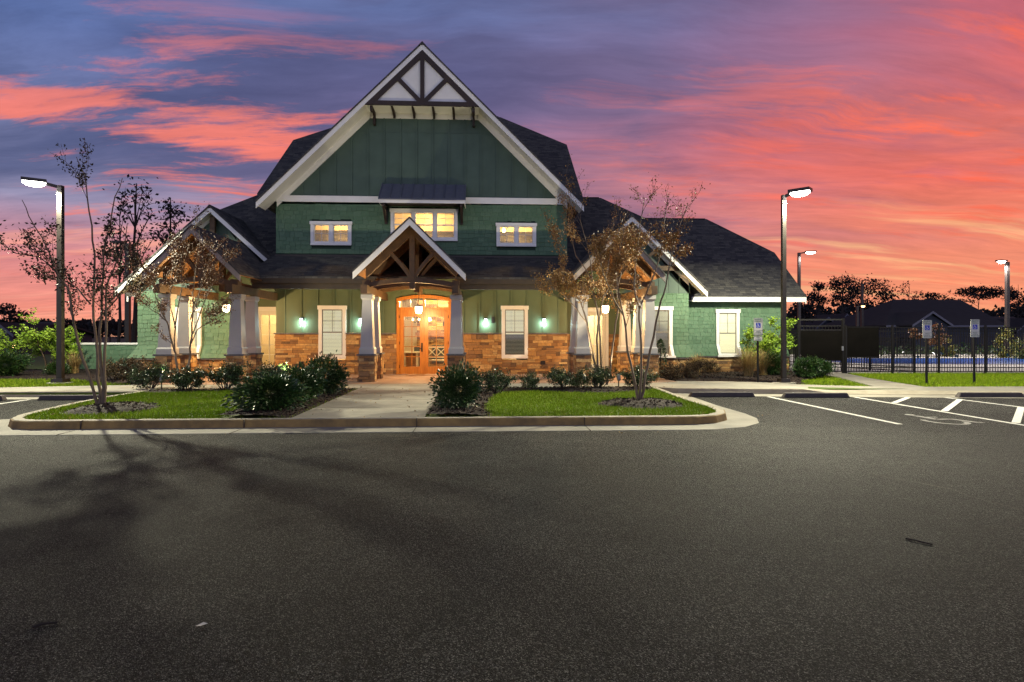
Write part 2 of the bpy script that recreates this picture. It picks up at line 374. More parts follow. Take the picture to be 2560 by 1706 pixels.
    def build(s, name, mat, parent=None, uv=False, smooth=False, bevel=0):
        me = bpy.data.meshes.new(name); o = bpy.data.objects.new(name, me); link(o, parent)
        off = OFF[o.name]
        vs = [(x - off.x, y - off.y, z - off.z) for x, y, z in s.v] if off.length else s.v
        me.from_pydata(vs, [], s.f); me.update()
        if bevel:
            bm = bmesh.new(); bm.from_mesh(me); bmesh.ops.remove_doubles(bm, verts=bm.verts, dist=1e-5)
            bmesh.ops.bevel(bm, geom=[e for e in bm.edges if len(e.link_faces) == 2 and e.calc_face_angle(0) > .4], offset=bevel, segments=1, affect='EDGES', profile=.5)
            bm.to_mesh(me); bm.free()
        if uv:
            ul = me.uv_layers.new(name='UVMap').data
            for p in me.polygons:
                n = p.normal
                if abs(n.z) > .995: ua, vb = Vector((1, 0, 0)), Vector((0, 1, 0))
                else: ua = Vector((0, 0, 1)).cross(n).normalized(); vb = n.cross(ua)
                for li in p.loop_indices:
                    c = me.vertices[me.loops[li].vertex_index].co; ul[li].uv = (c.dot(ua), c.dot(vb))
        if smooth: me.polygons.foreach_set('use_smooth', [True] * len(me.polygons))
        me.materials.append(MATS[mat]); return o

def np_mesh(name, verts, quads, mat, parent=None, smooth=False):
    me = bpy.data.meshes.new(name); o = bpy.data.objects.new(name, me); link(o, parent)
    off = OFF[o.name]; verts = np.asarray(verts, dtype=np.float64) - np.array([off.x, off.y, off.z]); k = quads.shape[1]
    me.vertices.add(len(verts)); me.vertices.foreach_set('co', verts.ravel().astype(np.float32))
    me.loops.add(quads.size); me.loops.foreach_set('vertex_index', quads.ravel().astype(np.int32))
    me.polygons.add(len(quads)); me.polygons.foreach_set('loop_start', np.arange(0, quads.size, k, dtype=np.int32))
    me.polygons.foreach_set('loop_total', np.full(len(quads), k, dtype=np.int32))
    me.update(calc_edges=True); me.materials.append(MATS[mat]); return o

def leaves(P, size, ratio=.5, seed=1, droop=0.0, flat=0.0):
    """diamond-shaped leaf quads centred at points P (n,3): returns verts, quads"""
    r = np.random.default_rng(seed); n = len(P)
    d = r.normal(size=(n, 3)); d[:, 2] = d[:, 2] * (1 - flat) - droop; d /= np.linalg.norm(d, axis=1)[:, None] + 1e-9
    e = r.normal(size=(n, 3)); s = np.cross(d, e); s /= np.linalg.norm(s, axis=1)[:, None] + 1e-9
    L = (size * r.uniform(.6, 1.3, n))[:, None]; W = L * ratio
    up = np.cross(d, s) * L * .10
    v = np.stack([P - d * L / 2, P + s * W / 2 + up, P + d * L / 2, P - s * W / 2 + up], 1).reshape(-1, 3)
    return v, np.arange(4 * n).reshape(-1, 4)

def inpoly(pts, poly):
    x, y = pts[:, 0], pts[:, 1]; c = np.zeros(len(pts), bool); n = len(poly); j = n - 1
    for i in range(n):
        xi, yi = poly[i]; xj, yj = poly[j]
        c ^= ((yi > y) != (yj > y)) & (x < (xj - xi) * (y - yi) / (yj - yi + 1e-12) + xi); j = i
    return c

# pixel of the photograph (2560 wide) on the plane y = Y  ->  x, z ; used for measuring
_C, _S = math.cos(R(3)), math.sin(R(3))
def at(u, v, Y):
    xc = (u - 1280) / 1500; t = Y / (_C - xc * _S); return t * (xc * _C + _S), 1.66 + t * (838 - v) / 1500

# ================================================================== SETTING
def structure(mb, name, mat, **k): return tag(mb.build(name, mat, **k), kind='structure')
Z0 = .15
structure(MB().flat([(-400, -200), (400, -200), (400, 900), (-400, 900)], -.06), 'ground', 'far_grass')
structure(MB().flat([(-45, -18), (45, -18), (45, 17.4), (-45, 17.4)], 0), 'parking_lot', 'asphalt')

# raised site behind the parking bays (soil under everything)
site = MB().slab([(-45, 16.6, .12), (-9.2, 16.6, .12), (-9.2, 17.05, .12), (5.2, 17.05, .12), (5.8, 16.9, .12), (9.0, 16.6, .12), (45, 16.6, .12), (45, 70, .12), (-45, 70, .12)], .2)
structure(site, 'lawn_soil', 'soil_grass')

# island between the bays
isl = [(-9.13, 17.1), (-9.2, 15.5), (-9.12, 14.06), (-8.85, 12.4), (-8.69, 11.74), (-8.5, 11.35), (-8.25, 11.08), (-7.9, 10.95), (-4, 10.96), (0, 10.95), (3.5, 10.93), (4.0, 10.95),
       (4.42, 11.1), (4.72, 11.4), (4.88, 11.8), (4.95, 12.4), (4.93, 13.8), (5.1, 17.1)]
def offset_path(p, d):
    out = []
    for i in range(len(p)):
        a = Vector(p[max(i - 1, 0)]); b = Vector(p[min(i + 1, len(p) - 1)]); t = (b - a).normalized()
        out.append((p[i][0] + t.y * d, p[i][1] - t.x * d))
    return out
def ribbon_loft(path, prof):      # path plan points, prof [(offset outwards, z)]
    mb = MB(); rows = [[(x, y, z) for x, y in offset_path(path, o)] for o, z in prof]; n = len(path)
    vs = [p for r in rows for p in r]; fs = []
    for k in range(len(prof) - 1):
        for i in range(n - 1): a = k * n + i; fs.append((a, a + n, a + n + 1, a + 1))
    return mb.add(vs, fs)
structure(ribbon_loft(isl, [(0.0, .148), (.02, .135), (.055, .0), (.055, -.02)]), 'kerb', 'kerb')
structure(ribbon_loft(isl, [(-.16, .10), (-.16, .153), (-.01, .153), (.0, .148)]), 'kerb', 'kerb_top')
structure(ribbon_loft(isl[3:], [(.05, .012), (.62, .006), (.64, -.01)]), 'gutter', 'concrete')
soil_i = offset_path(isl, -.13)
structure(MB().flat(soil_i, .13), 'island_soil', 'soil_grass')
# expansion joints in the island kerb
jt = MB()
for x in (-7.0, -4.2, -1.15, 1.9):
    jt.box(x - .006, x + .006, 10.885, 10.965, .01, .154); jt.box(x - .006, x + .006, 10.30, 10.90, .0, .0135)
structure(jt, 'kerb_joints', 'mortar')

# kerbs and gutters along the bays
kl = [(-45, 16.55), (-9.15, 16.62)]
kr = [(5.05, 17.12), (5.6, 16.75), (6.4, 16.62), (7.8, 16.42), (9.0, 16.28)]
for path in (kl, kr):
    q = list(reversed(path)) if path is kl else list(reversed(path))
    q = list(reversed(q))
    structure(ribbon_loft(q, [(-.16, .10), (-.16, .153), (-.01, .153), (.0, .147), (.03, .0), (.03, -.01)]), 'kerb', 'kerb_top')
lowk = [(9.0, 16.28), (9.8, 16.2), (12.3, 15.86), (14.2, 15.64), (45, 12.4)]
mbk = MB(); hs = [.147, .03, .03, .06, .06]
o1 = offset_path(lowk, .03); o2 = offset_path(lowk, -.25)
vs = [(x, y, 0) for x, y in o1] + [(x, y, h) for (x, y), h in zip(lowk, hs)] + [(x, y, max(h, .10) + .01) for (x, y), h in zip(o2, hs)]
n = len(lowk); fs = [(k * n + i, k * n + i + 1, (k + 1) * n + i + 1, (k + 1) * n + i) for k in range(2) for i in range(n - 1)]
structure(mbk.add(vs, fs), 'kerb', 'kerb_top')
gut = kr + lowk[1:]
structure(ribbon_loft(gut, [(.025, .010), (.60, .005), (.62, -.01)]), 'gutter', 'concrete')
structure(ribbon_loft(kl, [(.025, .010), (.50, .005), (.52, -.01)]), 'gutter', 'concrete')

# pavements
pav = MB()
pav.slab([(-45, 16.68, .158), (-9.3, 16.75, .158), (-9.05, 17.08, .158), (-9.05, 18.7, .158), (-10.6, 18.6, .158), (-14.0, 17.85, .158), (-45, 17.7, .158)], .06)
pav.slab([(-9.05, 17.08, .158), (5.05, 17.08, .158), (5.05, 18.6, .158), (-9.05, 18.6, .158)], .06)
structure(pav, 'pavement', 'concrete_pale')
pr = MB()
pr.slab([(5.05, 17.22, .156), (5.6, 16.88, .156), (6.4, 16.75, .156), (7.8, 16.55, .156), (8.95, 16.42, .156), (9.3, 18.2, .156), (8.93, 18.75, .156), (7.8, 19.1, .156), (6.2, 19.3, .156), (5.05, 18.6, .156)], .06)
pr.add([(8.95, 16.42, .156), (9.8, 16.34, .045), (12.3, 16.02, .045), (14.2, 15.86, .075), (45, 12.66, .075), (45, 15.0, .156), (15.9, 16.75, .156), (12.9, 16.8, .156), (11.5, 16.95, .156), (9.65, 17.8, .156), (9.3, 18.2, .156)],
       [(0, 1, 9, 10), (1, 2, 7, 8), (1, 8, 9), (2, 3, 6, 7), (3, 4, 5, 6)])
structure(pr, 'pavement', 'concrete_pale')
structure(MB().add([(9.9, 16.37, .056), (12.2, 16.075, .056), (12.15, 16.45, .088), (10.05, 16.72, .088)], [(0, 1, 2, 3)]), 'tactile_strip', 'paint_yellow')
structure(MB().slab([(11.5, 16.95, .157), (12.9, 16.8, .157), (13.15, 18.2, .157), (13.55, 20.3, .157), (14.35, 22.9, .157), (14.35, 25, .157), (12.6, 25, .157), (13.1, 22.7, .157), (12.75, 20.8, .157), (12.1, 18.8, .157)], .04), 'path', 'concrete')
structure(MB().slab([(-3.43, 10.98, .157), (-1.03, 10.98, .157), (-1.03, 17.08, .157), (-3.43, 17.08, .157)], .05), 'walkway', 'concrete')
jn = MB()
for y in (12.6, 14.1, 15.6): jn.box(-3.42, -1.04, y - .006, y + .006, .1565, .1585)
for x in (-7.5, -6, -4.5, -3, -1.5, 0, 1.5, 3, 4.5): jn.box(x - .006, x + .006, 17.09, 18.59, .1575, .1595)
for x in (-22, -20.2, -18.4, -16.6, -14.8, -13.0, -11.2): jn.box(x - .006, x + .006, 16.72, 17.75, .1575, .1595)
structure(jn, 'pavement_joints', 'mortar')
structure(MB().slab([(-8.9, 18.6, .162), (4.9, 18.6, .162), (6.3, 18.9, .162), (6.3, 23.3, .162), (-10.6, 23.3, .162), (-10.6, 18.9, .162)], .1), 'porch_slab', 'porch_slab')
structure(MB().slab([(-9.0, 23.3, .1605), (6.0, 23.3, .1605), (6.0, 24.6, .1605), (-9.0, 24.6, .1605)], .1), 'porch_slab', 'porch_slab')
structure(MB().slab([(14.3, 23.25, .16), (45, 22.6, .16), (45, 46, .16), (13.0, 46, .16), (13.0, 25, .16)], .05), 'pool_deck', 'pool_deck')
pool = [(19.2, 31.2), (20.5, 30.2), (24, 29.4), (28, 29.0), (36, 29.5), (36, 37), (23, 37.5), (19.6, 35)]
structure(MB().flat(pool, .170), 'pool_water', 'pool_water')
structure(ribbon_loft(list(reversed(pool + [pool[0]])), [(-.02, .176), (.3, .176)]), 'pool_coping', 'concrete_pale')

# painted markings
pm = MB()
def stripe(mb, a, b, wd, z=.004):
    a, b = Vector(a), Vector(b); d = (b - a).normalized(); n = Vector((-d.y, d.x)) * wd / 2
    return mb.flat([tuple(a - n), tuple(b - n), tuple(b + n), tuple(a + n)], z)
for a, b in (((7.72, 15.75), (7.78, 10.75)), ((9.97, 15.52), (9.97, 9.9)), ((12.28, 15.4), (12.62, 9.6)), ((14.9, 15.1), (15.1, 9.6)),
             ((-11.55, 16.0), (-11.62, 10.9)), ((-14.0, 16.0), (-14.1, 10.9))): stripe(pm, a, b, .11)
for a, b in (((10.08, 14.14), (11.33, 15.35)), ((10.08, 12.55), (12.26, 14.75)), ((10.08, 10.8), (12.45, 13.2))): stripe(pm, a, b, .13, .0055)
structure(pm, 'parking_lines', 'paint_white')

# worn wheelchair symbol painted in the bay, read from the back of the bay
isa = MB()
def isa_shape(mb, f, z=.004):
    # f maps local (x, y) to plan; built as strokes
    def st(a, b, wd): return stripe(mb, f(*a), f(*b), wd, z)
    st((-.03, .45), (.0, -.02), .13); st((.0, .0), (.36, .0), .11); st((.35, .02), (.52, -.42), .11); st((.5, -.42), (.64, -.38), .09); st((.0, .26), (.28, .26), .08)
    P = [f(-.04 + .36 * math.cos(t), -.22 + .36 * math.sin(t)) for t in [R(a) for a in range(150, 352, 14)]]
    for i in range(len(P) - 1): stripe(mb, P[i], P[i + 1], .10, z)
    c = [f(-.05 + .1 * math.cos(t), .58 + .1 * math.sin(t)) for t in [R(a) for a in range(0, 360, 30)]]; mb.flat(c, z)
isa_shape(isa, lambda x, y: (8.95 + x * .9, 11.35 + y * 1.15))
structure(isa, 'painted_symbol', 'paint_worn')

# mulch beds
def mulch(name, poly, z, hump=.06, seed=1, chips=900, cen=None, rad=None):
    r = np.random.default_rng(seed); P = np.array(poly); lo, hi = P.min(0), P.max(0)
    st = .09; nx = int((hi[0] - lo[0]) / st) + 2; ny = int((hi[1] - lo[1]) / st) + 2
    xs = lo[0] + np.arange(nx) * st; ys = lo[1] + np.arange(ny) * st
    X, Y = np.meshgrid(xs, ys); pts = np.c_[X.ravel(), Y.ravel()]
    ins = inpoly(pts, poly).reshape(ny, nx)
    # distance-ish falloff to the border: repeated erosion
    depth = np.zeros((ny, nx)); cur = ins.copy()
    for k in range(8):
        depth += cur; c2 = cur.copy(); c2[1:] &= cur[:-1]; c2[:-1] &= cur[1:]; c2[:, 1:] &= cur[:, :-1]; c2[:, :-1] &= cur[:, 1:]; cur = c2
    h = np.sin(np.clip(depth / 8, 0, 1) * math.pi / 2) * hump
    Z = z + h + r.normal(size=h.shape) * .008 - .02 * (depth < 1.5)
    verts = np.c_[pts + r.normal(size=pts.shape) * .012, Z.ravel()]
    q = [(j * nx + i, j * nx + i + 1, (j + 1) * nx + i + 1, (j + 1) * nx + i) for j in range(ny - 1) for i in range(nx - 1)
         if ins[j, i] or ins[j, i + 1] or ins[j + 1, i + 1] or ins[j + 1, i]]
    tag(np_mesh(name, verts, np.array(q), 'mulch'), kind='structure')
    p = r.uniform(lo, hi, (chips * 4, 2)); p = p[inpoly(p, poly)][:chips]
    ii = np.clip(((p - lo) / st).astype(int), 0, [nx - 1, ny - 1]); zz = Z[ii[:, 1], ii[:, 0]] + .012
    v, qd = leaves(np.c_[p, zz], .07, .35, seed, flat=.7)
    return v, qd
chipV, chipQ, nb_ = [], [], 0
def add_mulch(*a, **k):
    global nb_
    v, q = mulch(*a, **k); chipV.append(v); chipQ.append(q + nb_); nb_ += len(v)
def circle(cx, cy, rx, ry, n=22, jit=.08, seed=1):
    rr = random.Random(seed); return [(cx + rx * (1 + rr.uniform(-jit, jit)) * math.cos(2 * math.pi * i / n), cy + ry * (1 + rr.uniform(-jit, jit)) * math.sin(2 * math.pi * i / n)) for i in range(n)]
BED_L = [(-4.75, 11.14), (-3.47, 11.14), (-3.47, 16.98), (-4.4, 16.98), (-4.5, 15.6), (-4.75, 13.5)]
BED_R = [(-.99, 11.14), (.22, 11.14), (.1, 12.6), (.3, 14.6), (.5, 15.9), (1.5, 16.2), (2.4, 15.7), (3.2, 15.5), (4.2, 16.0), (4.9, 16.6), (4.9, 17.0), (-.99, 17.0)]
BED_L2 = [(-9.0, 16.3), (-8.3, 16.2), (-7.5, 16.45), (-6.6, 16.75), (-5.4, 16.5), (-4.42, 15.9), (-4.42, 16.98), (-8.98, 16.98)]
C_A = circle(-7.5, 12.7, .85, .85, seed=3); C_D = circle(3.5, 13.0, .95, .8, seed=5)
add_mulch('mulch_bed', BED_L, .14, .07, 1, 1500); add_mulch('mulch_bed', BED_R, .14, .07, 2, 2600); add_mulch('mulch_bed', BED_L2, .14, .07, 3, 900)
add_mulch('mulch_bed', C_A, .13, .11, 4, 700); add_mulch('mulch_bed', C_D, .13, .11, 5, 700)
BED_RW = [(5.3, 19.35), (6.2, 19.36), (7.8, 19.16), (8.95, 18.82), (9.45, 18.3), (10.2, 18.2), (10.5, 19.2), (11.6, 20.2), (12.6, 21.5), (12.9, 22.6), (12.6, 24.2), (6.35, 23.2), (6.35, 19.4)]
BED_LW = [(-10.7, 19.0), (-11.4, 19.3), (-13.6, 21.0), (-19.0, 21.8), (-26, 21.5), (-26, 27), (-13.0, 27), (-12.9, 23.2), (-10.7, 23.2)]
add_mulch('mulch_bed', BED_RW, .13, .08, 6, 2600); add_mulch('mulch_bed', BED_LW, .13, .08, 7, 1500)
tag(np_mesh('mulch_chips', np.concatenate(chipV), np.concatenate(chipQ), 'mulch_chip'), kind='stuff')

# grass
def grass(name, regions, exclude, dens, hgt, seed):
    r = np.random.default_rng(seed); V_, Q_ = [], []; n0 = 0
    for poly, z in regions:
        P = np.array(poly); lo, hi = P.min(0), P.max(0); nn = int(np.prod(hi - lo) * dens)
        p = r.uniform(lo, hi, (nn, 2)); p = p[inpoly(p, poly)]
        for ex in exclude:
            if len(p): p = p[~inpoly(p + r.normal(size=p.shape) * .05, ex)]
        n = len(p); a = r.uniform(0, 2 * math.pi, n); h = hgt * r.uniform(.5, 1.35, n); wd = r.uniform(.004, .009, n)
        ln = r.normal(size=(n, 2)) * h[:, None] * .45
        dxy = np.c_[np.cos(a), np.sin(a)] * wd[:, None]
        b = np.c_[p, np.full(n, z)]
        v = np.stack([b - np.c_[dxy, np.zeros(n)], b + np.c_[dxy, np.zeros(n)], np.c_[p + ln + dxy * .2, z + h], np.c_[p + ln - dxy * .2, z + h]], 1).reshape(-1, 3)
        V_.append(v); Q_.append(np.arange(4 * n).reshape(-1, 4) + n0); n0 += 4 * n
    return tag(np_mesh(name, np.concatenate(V_), np.concatenate(Q_), 'grass_blade'), kind='stuff')
LAWN_I = offset_path(isl, -.17)
LAWN_R = [(12.95, 16.88), (15.9, 16.83), (30, 15.9), (30, 22.4), (14.4, 22.95), (13.65, 20.3), (13.25, 18.2)]
LAWN_RS = [(9.7, 17.88), (11.4, 17.0), (12.0, 18.8), (12.65, 20.8), (12.9, 22.2), (11.6, 20.2), (10.5, 19.2), (10.2, 18.2)]
LAWN_L = [(-30, 17.75), (-14.0, 17.9), (-10.7, 18.65), (-10.7, 19.0), (-11.4, 19.3), (-13.6, 21.0), (-19.0, 21.8), (-30, 21.6)]
WALK = [(-3.5, 10), (-.96, 10), (-.96, 17.2), (-3.5, 17.2)]
grass('grass', [(LAWN_I, .125)], [BED_L, BED_R, BED_L2, C_A, C_D, WALK], 1500, .055, 11)
grass('grass', [(LAWN_R, .12), (LAWN_RS, .12), (LAWN_L, .12)], [], 650, .07, 12)

# ================================================================== CLUBHOUSE
Yw, Yg, Yp, Yb = 23.2, 22.28, 19.4, 18.75
XL, XR, XC = -7.75, 3.366, -2.19
house = thing('clubhouse', 'large green shingled clubhouse with stone base, steep white gables and timber entrance porches', 'building', (XC, Yw, .15))
def part(mb, name, mat, parent=None, **k): return mb.build(name, mat, parent or house, **k)

# ---- wall coverings
def shingles(mb, x0, x1, z0, z1, yf, seed, inside=None, row=.165, holes=(), nrm=(0, -1)):
    """staggered cedar shingles as wedges; yf(z) is the wall face, inside(x, z) clips"""
    r = random.Random(seed); z = z0
    while z < z1 - .02:
        zt = min(z + row + .02, z1); spans = [(x0, x1)]
        for h in holes:
            if zt > h[2] + .01 and z < h[3] - .01:
                spans = [q for a, b in spans for q in ((a, min(b, h[0])), (max(a, h[1]), b)) if q[1] - q[0] > .01]
        for sa, sb in spans:
            x = sa - r.uniform(0, .15)
            while x < sb - .01:
                wd = r.choice((.15, .19, .22, .26, .31)) + r.uniform(-.02, .02); a, b = max(x, sa), min(x + wd - .007, sb); x += wd
                if b - a < .012: continue
                zb = z - r.choice((0, .0, .015, .035, .05)) if z > z0 + .01 else z
                if inside and not (inside(a, zt) and inside(b, zt)): continue
                yb, yt = yf(zb), yf(zt); tb = .030 + r.uniform(-.004, .004)
                mb.hexa([(a, yb - tb, zb), (b, yb - tb, zb), (b, yb, zb), (a, yb, zb), (a, yt - .010, zt), (b, yt - .010, zt), (b, yt, zt), (a, yt, zt)])
        z += row
    return mb

def stones(mb, o, u, n, width, z0, z1, seed, base_t=.02, hmax=.16):
    """ledger stone courses on a face starting at plan point o, running along u, facing n"""
    r = random.Random(seed); o = Vector(o); u = Vector(u); n = Vector(n); z = z0
    while z < z1 - .015:
        h = min(r.choice((.075, .10, .12, hmax)), z1 - z)
        if z1 - z - h < .05: h = z1 - z
        x = 0.0
        while x < width - .005:
            wd = r.uniform(.14, .55) * (.7 if width < .8 else 1); wd = min(wd, width - x)
            if width - x - wd < .08: wd = width - x
            t = base_t + r.uniform(0, .035); g = .004
            hh = h
            parts = [(z, z + h)] if r.random() < .75 or h < .11 else [(z, z + h * .5), (z + h * .5, z + h)]
            for za, zb in parts:
                a = o + u * (x + g); b = o + u * (x + wd - g); tt = t + r.uniform(-.008, .008); f = n * tt
                j = [r.uniform(-.005, .005) for _ in range(4)]
                mb.hexa([(a.x + f.x, a.y + f.y, za + g + j[0]), (b.x + f.x, b.y + f.y, za + g + j[1]), (b.x, b.y, za + g), (a.x, a.y, za + g),
                         (a.x + f.x * .94, a.y + f.y * .94, zb - g + j[2]), (b.x + f.x * .94, b.y + f.y * .94, zb - g + j[3]), (b.x, b.y, zb - g), (a.x, a.y, zb - g)]
                        if u.cross(n) < 0 else
                        [(b.x + f.x, b.y + f.y, za + g + j[0]), (a.x + f.x, a.y + f.y, za + g + j[1]), (a.x, a.y, za + g), (b.x, b.y, za + g),
                         (b.x + f.x * .94, b.y + f.y * .94, zb - g + j[2]), (a.x + f.x * .94, a.y + f.y * .94, zb - g + j[3]), (a.x, a.y, zb - g), (b.x, b.y, zb - g)])
            x += wd
        z += h
    return mb

def wall_cells(mb, x0, x1, z0, z1, y0, y1, holes):
    xs = sorted({x0, x1, *[h[0] for h in holes], *[h[1] for h in holes]}); zs = sorted({z0, z1, *[h[2] for h in holes], *[h[3] for h in holes]})
    xs = [x for x in xs if x0 <= x <= x1]; zs = [z for z in zs if z0 <= z <= z1]
    for j in range(len(zs) - 1):
        i = 0
        while i < len(xs) - 1:
            k = i
            def solid(q): return not any(h[0] <= (xs[q] + xs[q + 1]) / 2 <= h[1] and h[2] <= (zs[j] + zs[j + 1]) / 2 <= h[3] for h in holes)
            if not solid(i): i += 1; continue
            while k + 1 < len(xs) - 1 and solid(k + 1): k += 1
            mb.box(xs[i], xs[k + 1], y0, y1, zs[j], zs[j + 1]); i = k + 1
    return mb

# upper windows of the main front: (x0, x1, z0, z1, sashes)
UPW = [(-6.443, -4.911, 5.07, 5.98, 2, 'small'), (-3.434, -.883, 5.267, 6.495, 3, 'hung'), (.612, 2.150, 5.075, 5.985, 2, 'small')]
def sash_rects(x0, x1, z0, z1, n, kind):
    cs = .115; gap = .13 if kind == 'small' else .12
    wd = (x1 - x0 - 2 * cs - (n - 1) * gap) / n
    return [(x0 + cs + i * (wd + gap), x0 + cs + i * (wd + gap) + wd, z0 + .12, z1 - .115) for i in range(n)]
HOL = [s for u in UPW for s in sash_rects(*u)]
DOOR = (-3.13, -1.20, .15, 3.02)

back = MB(); wall_cells(back, XL, XR, 4.55, 6.78, Yw + .02, Yw + .2, HOL)
part(back, 'wall_sheathing', 'shingle_backing')
mb = MB(); shingles(mb, XL, XR, 4.76, 6.72, lambda z: Yw + .02, 3, holes=[(u[0] + .02, u[1] - .02, u[2] + .02, u[3] - .02) for u in UPW])
part(mb, 'shingle_wall', 'shingle_green')
mb = MB()     # board and batten lower wall above the stone
wall_cells(mb, XL, XR, 1.745, 4.5, Yw, Yw + .2, [DOOR])
x = XL + .33
while x < XR:
    if not (DOOR[0] - .2 < x < DOOR[1] + .2): mb.box(x - .028, x + .028, Yw - .034, Yw, 1.76, 4.45)
    x += .615
for x in (-3.0, -2.45, -1.9, -1.35): mb.box(x - .02, x + .02, Yw - .018, Yw, 3.25, 4.45)
part(mb, 'batten_wall', 'siding_warm_lit')
part(MB().box(XL - .03, XR + .03, Yw - .035, Yw - .001, 4.50, 4.72), 'roof_flashing', 'metal_bronze')

# stone wainscot with cap, one run on either side of the entrance, wrapped round the corners
for runs, side, dk in (([(XL, -6.12, .16, 1.69, 1), (-6.12, -5.14, .16, .70, 5), (-5.14, -3.20, .16, 1.69, 2)], ((XL, Yw + 1.2), (0, -1), (-1, 0), 1.25), 7),
                       ([(-1.12, .835, .16, 1.69, 3), (.835, 1.805, .16, .70, 6), (1.805, XR, .16, 1.69, 4)], ((XR, Yw - .05), (0, 1), (1, 0), 1.25), 8)):
    mb = MB(); bk = MB()
    for a, b, za, zb_, s_ in runs: stones(mb, (a, Yw - .03), (1, 0), (0, -1), b - a, za, zb_, s_, .03); bk.box(a + .001, b - .001, Yw - .04, Yw + .18, .15, zb_)
    stones(mb, *side, .16, 1.69, dk, .02)
    if dk == 7: bk.box(XL + .002, XL + .2, Yw + .18, Yw + 1.2, .15, 1.69)
    else: bk.box(XR - .2, XR - .002, Yw + .18, Yw + 1.2, .15, 1.69)
    part(mb, 'stone_wainscot', 'stone'); part(bk, 'stone_mortar', 'mortar')
for a, b in ((XL - .05, -6.145), (-5.115, -3.21), (-1.115, .81), (1.828, XR + .05)): part(MB().box(a, b, Yw - .125, Yw - .003, 1.69, 1.742), 'stone_cap', 'capstone')
# vents and small boxes on the stone
mb = MB(); mb.box(-6.87, -6.70, Yw - .11, Yw - .02, .52, .66); part(mb, 'wall_vent', 'metal_bronze')
mb = MB(); mb.box(2.32, 2.50, Yw - .11, Yw - .02, .52, .66); part(mb, 'wall_vent', 'metal_bronze')
mb = MB(); mb.box(.42, .53, Yw - .07, Yw - .001, 2.12, 2.36); part(mb, 'wall_box', 'metal_bronze')

# belt trim
part(MB().box(XL, XR, Yw - .06, Yw + .02, 6.72, 6.955), 'belt_trim', 'trim_white')
# gable wall: board and batten triangle
AX, AZ = -2.15, 12.478; SL = (AZ - 6.566) / 6.015
zr = lambda x: AZ - SL * abs(x - AX)
mb = MB(); mb.prism([(XL, 6.955), (XR, 6.955), (XR, zr(XR) - .35), (AX + 2.1, zr(AX + 2.1) - .35), (AX - 2.1, zr(AX - 2.1) - .35), (XL, zr(XL) - .35)], Yw, Yw + .2)
x = AX - .3 - .615 * 9
while x < XR:
    zt = min(zr(x) - .55, 10.14)
    if zt > 7.1: mb.box(x - .030, x + .030, Yw - .040, Yw, 6.96, zt)
    x += .615
mb.box(-4.75, .45, Yw - .012, Yw - .0005, 9.42, 9.445)
part(mb, 'gable_wall', 'siding_green')
# rear volume of the tall block
part(MB().box(XL + .01, XR - .01, Yw + .2, 36.6, .2, 6.8).prism([(XL + .01, 6.8), (XR - .01, 6.8), (XR - .01, 6.9), (XL + .01, 6.9)], Yw + .2, 36.6), 'rear_wall', 'siding_green') if False else None
mb = MB(); mb.box(XL + .01, XL + .2, Yw + .2, 36.6, 4.0, 6.9); mb.box(XR - .2, XR - .01, Yw + .2, 36.6, 4.0, 6.9); mb.box(XL + .01, XR - .01, 36.4, 36.6, .2, 6.9)
for xx in (XL + .01, XR - .2):
    mb.add([(xx, 23.5, 6.9), (xx + .19, 23.5, 6.9), (xx + .19, 36.3, 6.9), (xx, 36.3, 6.9), (xx, 27.6, 10.15), (xx + .19, 27.6, 10.15), (xx + .19, 32.2, 10.15), (xx, 32.2, 10.15)], [(0, 1, 2, 3), (4, 7, 6, 5), (0, 4, 5, 1), (1, 5, 6, 2), (2, 6, 7, 3), (3, 7, 4, 0)])
part(mb, 'rear_wall', 'siding_green')

# ---- roofs
def gable_roof(name, ax, az, xl, xr, zl, zrr, y0, y1, t=.07, mat='roof_shingle', smat='soffit_cream', st=.06, sy1=None, drop=.2):
    mb = MB()
    mb.slab([(ax, y0, az), (ax, y1, az), (xl, y1, zl), (xl, y0, zl)], t); mb.slab([(ax, y0, az), (xr, y0, zrr), (xr, y1, zrr), (ax, y1, az)], t)
    mb.prism([(ax - .13, az - .115), (ax, az + .018), (ax + .13, az - .115)], y0 + .002, y1)
    r = part(mb, name, mat, uv=True)
    if smat:
        s = MB(); e = .002
        sy1 = sy1 or y1
        s.slab([(ax, y0 + .06, az - drop), (ax, sy1, az - drop), (xl + .03, sy1, zl - drop + .03), (xl + .03, y0 + .06, zl - drop + .03)], st)
        s.slab([(ax, y0 + .06, az - drop), (xr - .03, y0 + .06, zrr - drop + .03), (xr - .03, sy1, zrr - drop + .03), (ax, sy1, az - drop)], st)
        part(s, 'soffit', smat)
    return r
def barges(ax, az, xl, xr, zl, zrr, y, h, mat='trim_white', t=.05, name='barge_board', top=.0):
    for xe, ze in ((xl, zl), (xr, zrr)):
        mb = MB(); a = ax
        mb.prism([(a, az - top), (xe, ze - top), (xe, ze - h), (a, az - h)], y, y + t)
        part(mb, name, mat)
def rake_fn(ax, az, xe, ze): return lambda x: az + (ze - az) * (x - ax) / (xe - ax)

# main front gable
gable_roof('gable_roof', AX, AZ, -8.165, 3.866, 6.563, 6.569, Yg - .03, 29.9, drop=.16, sy1=Yw, st=.05)
barges(AX, AZ - .02, -8.165, 3.866, 6.543, 6.549, Yg, .265)
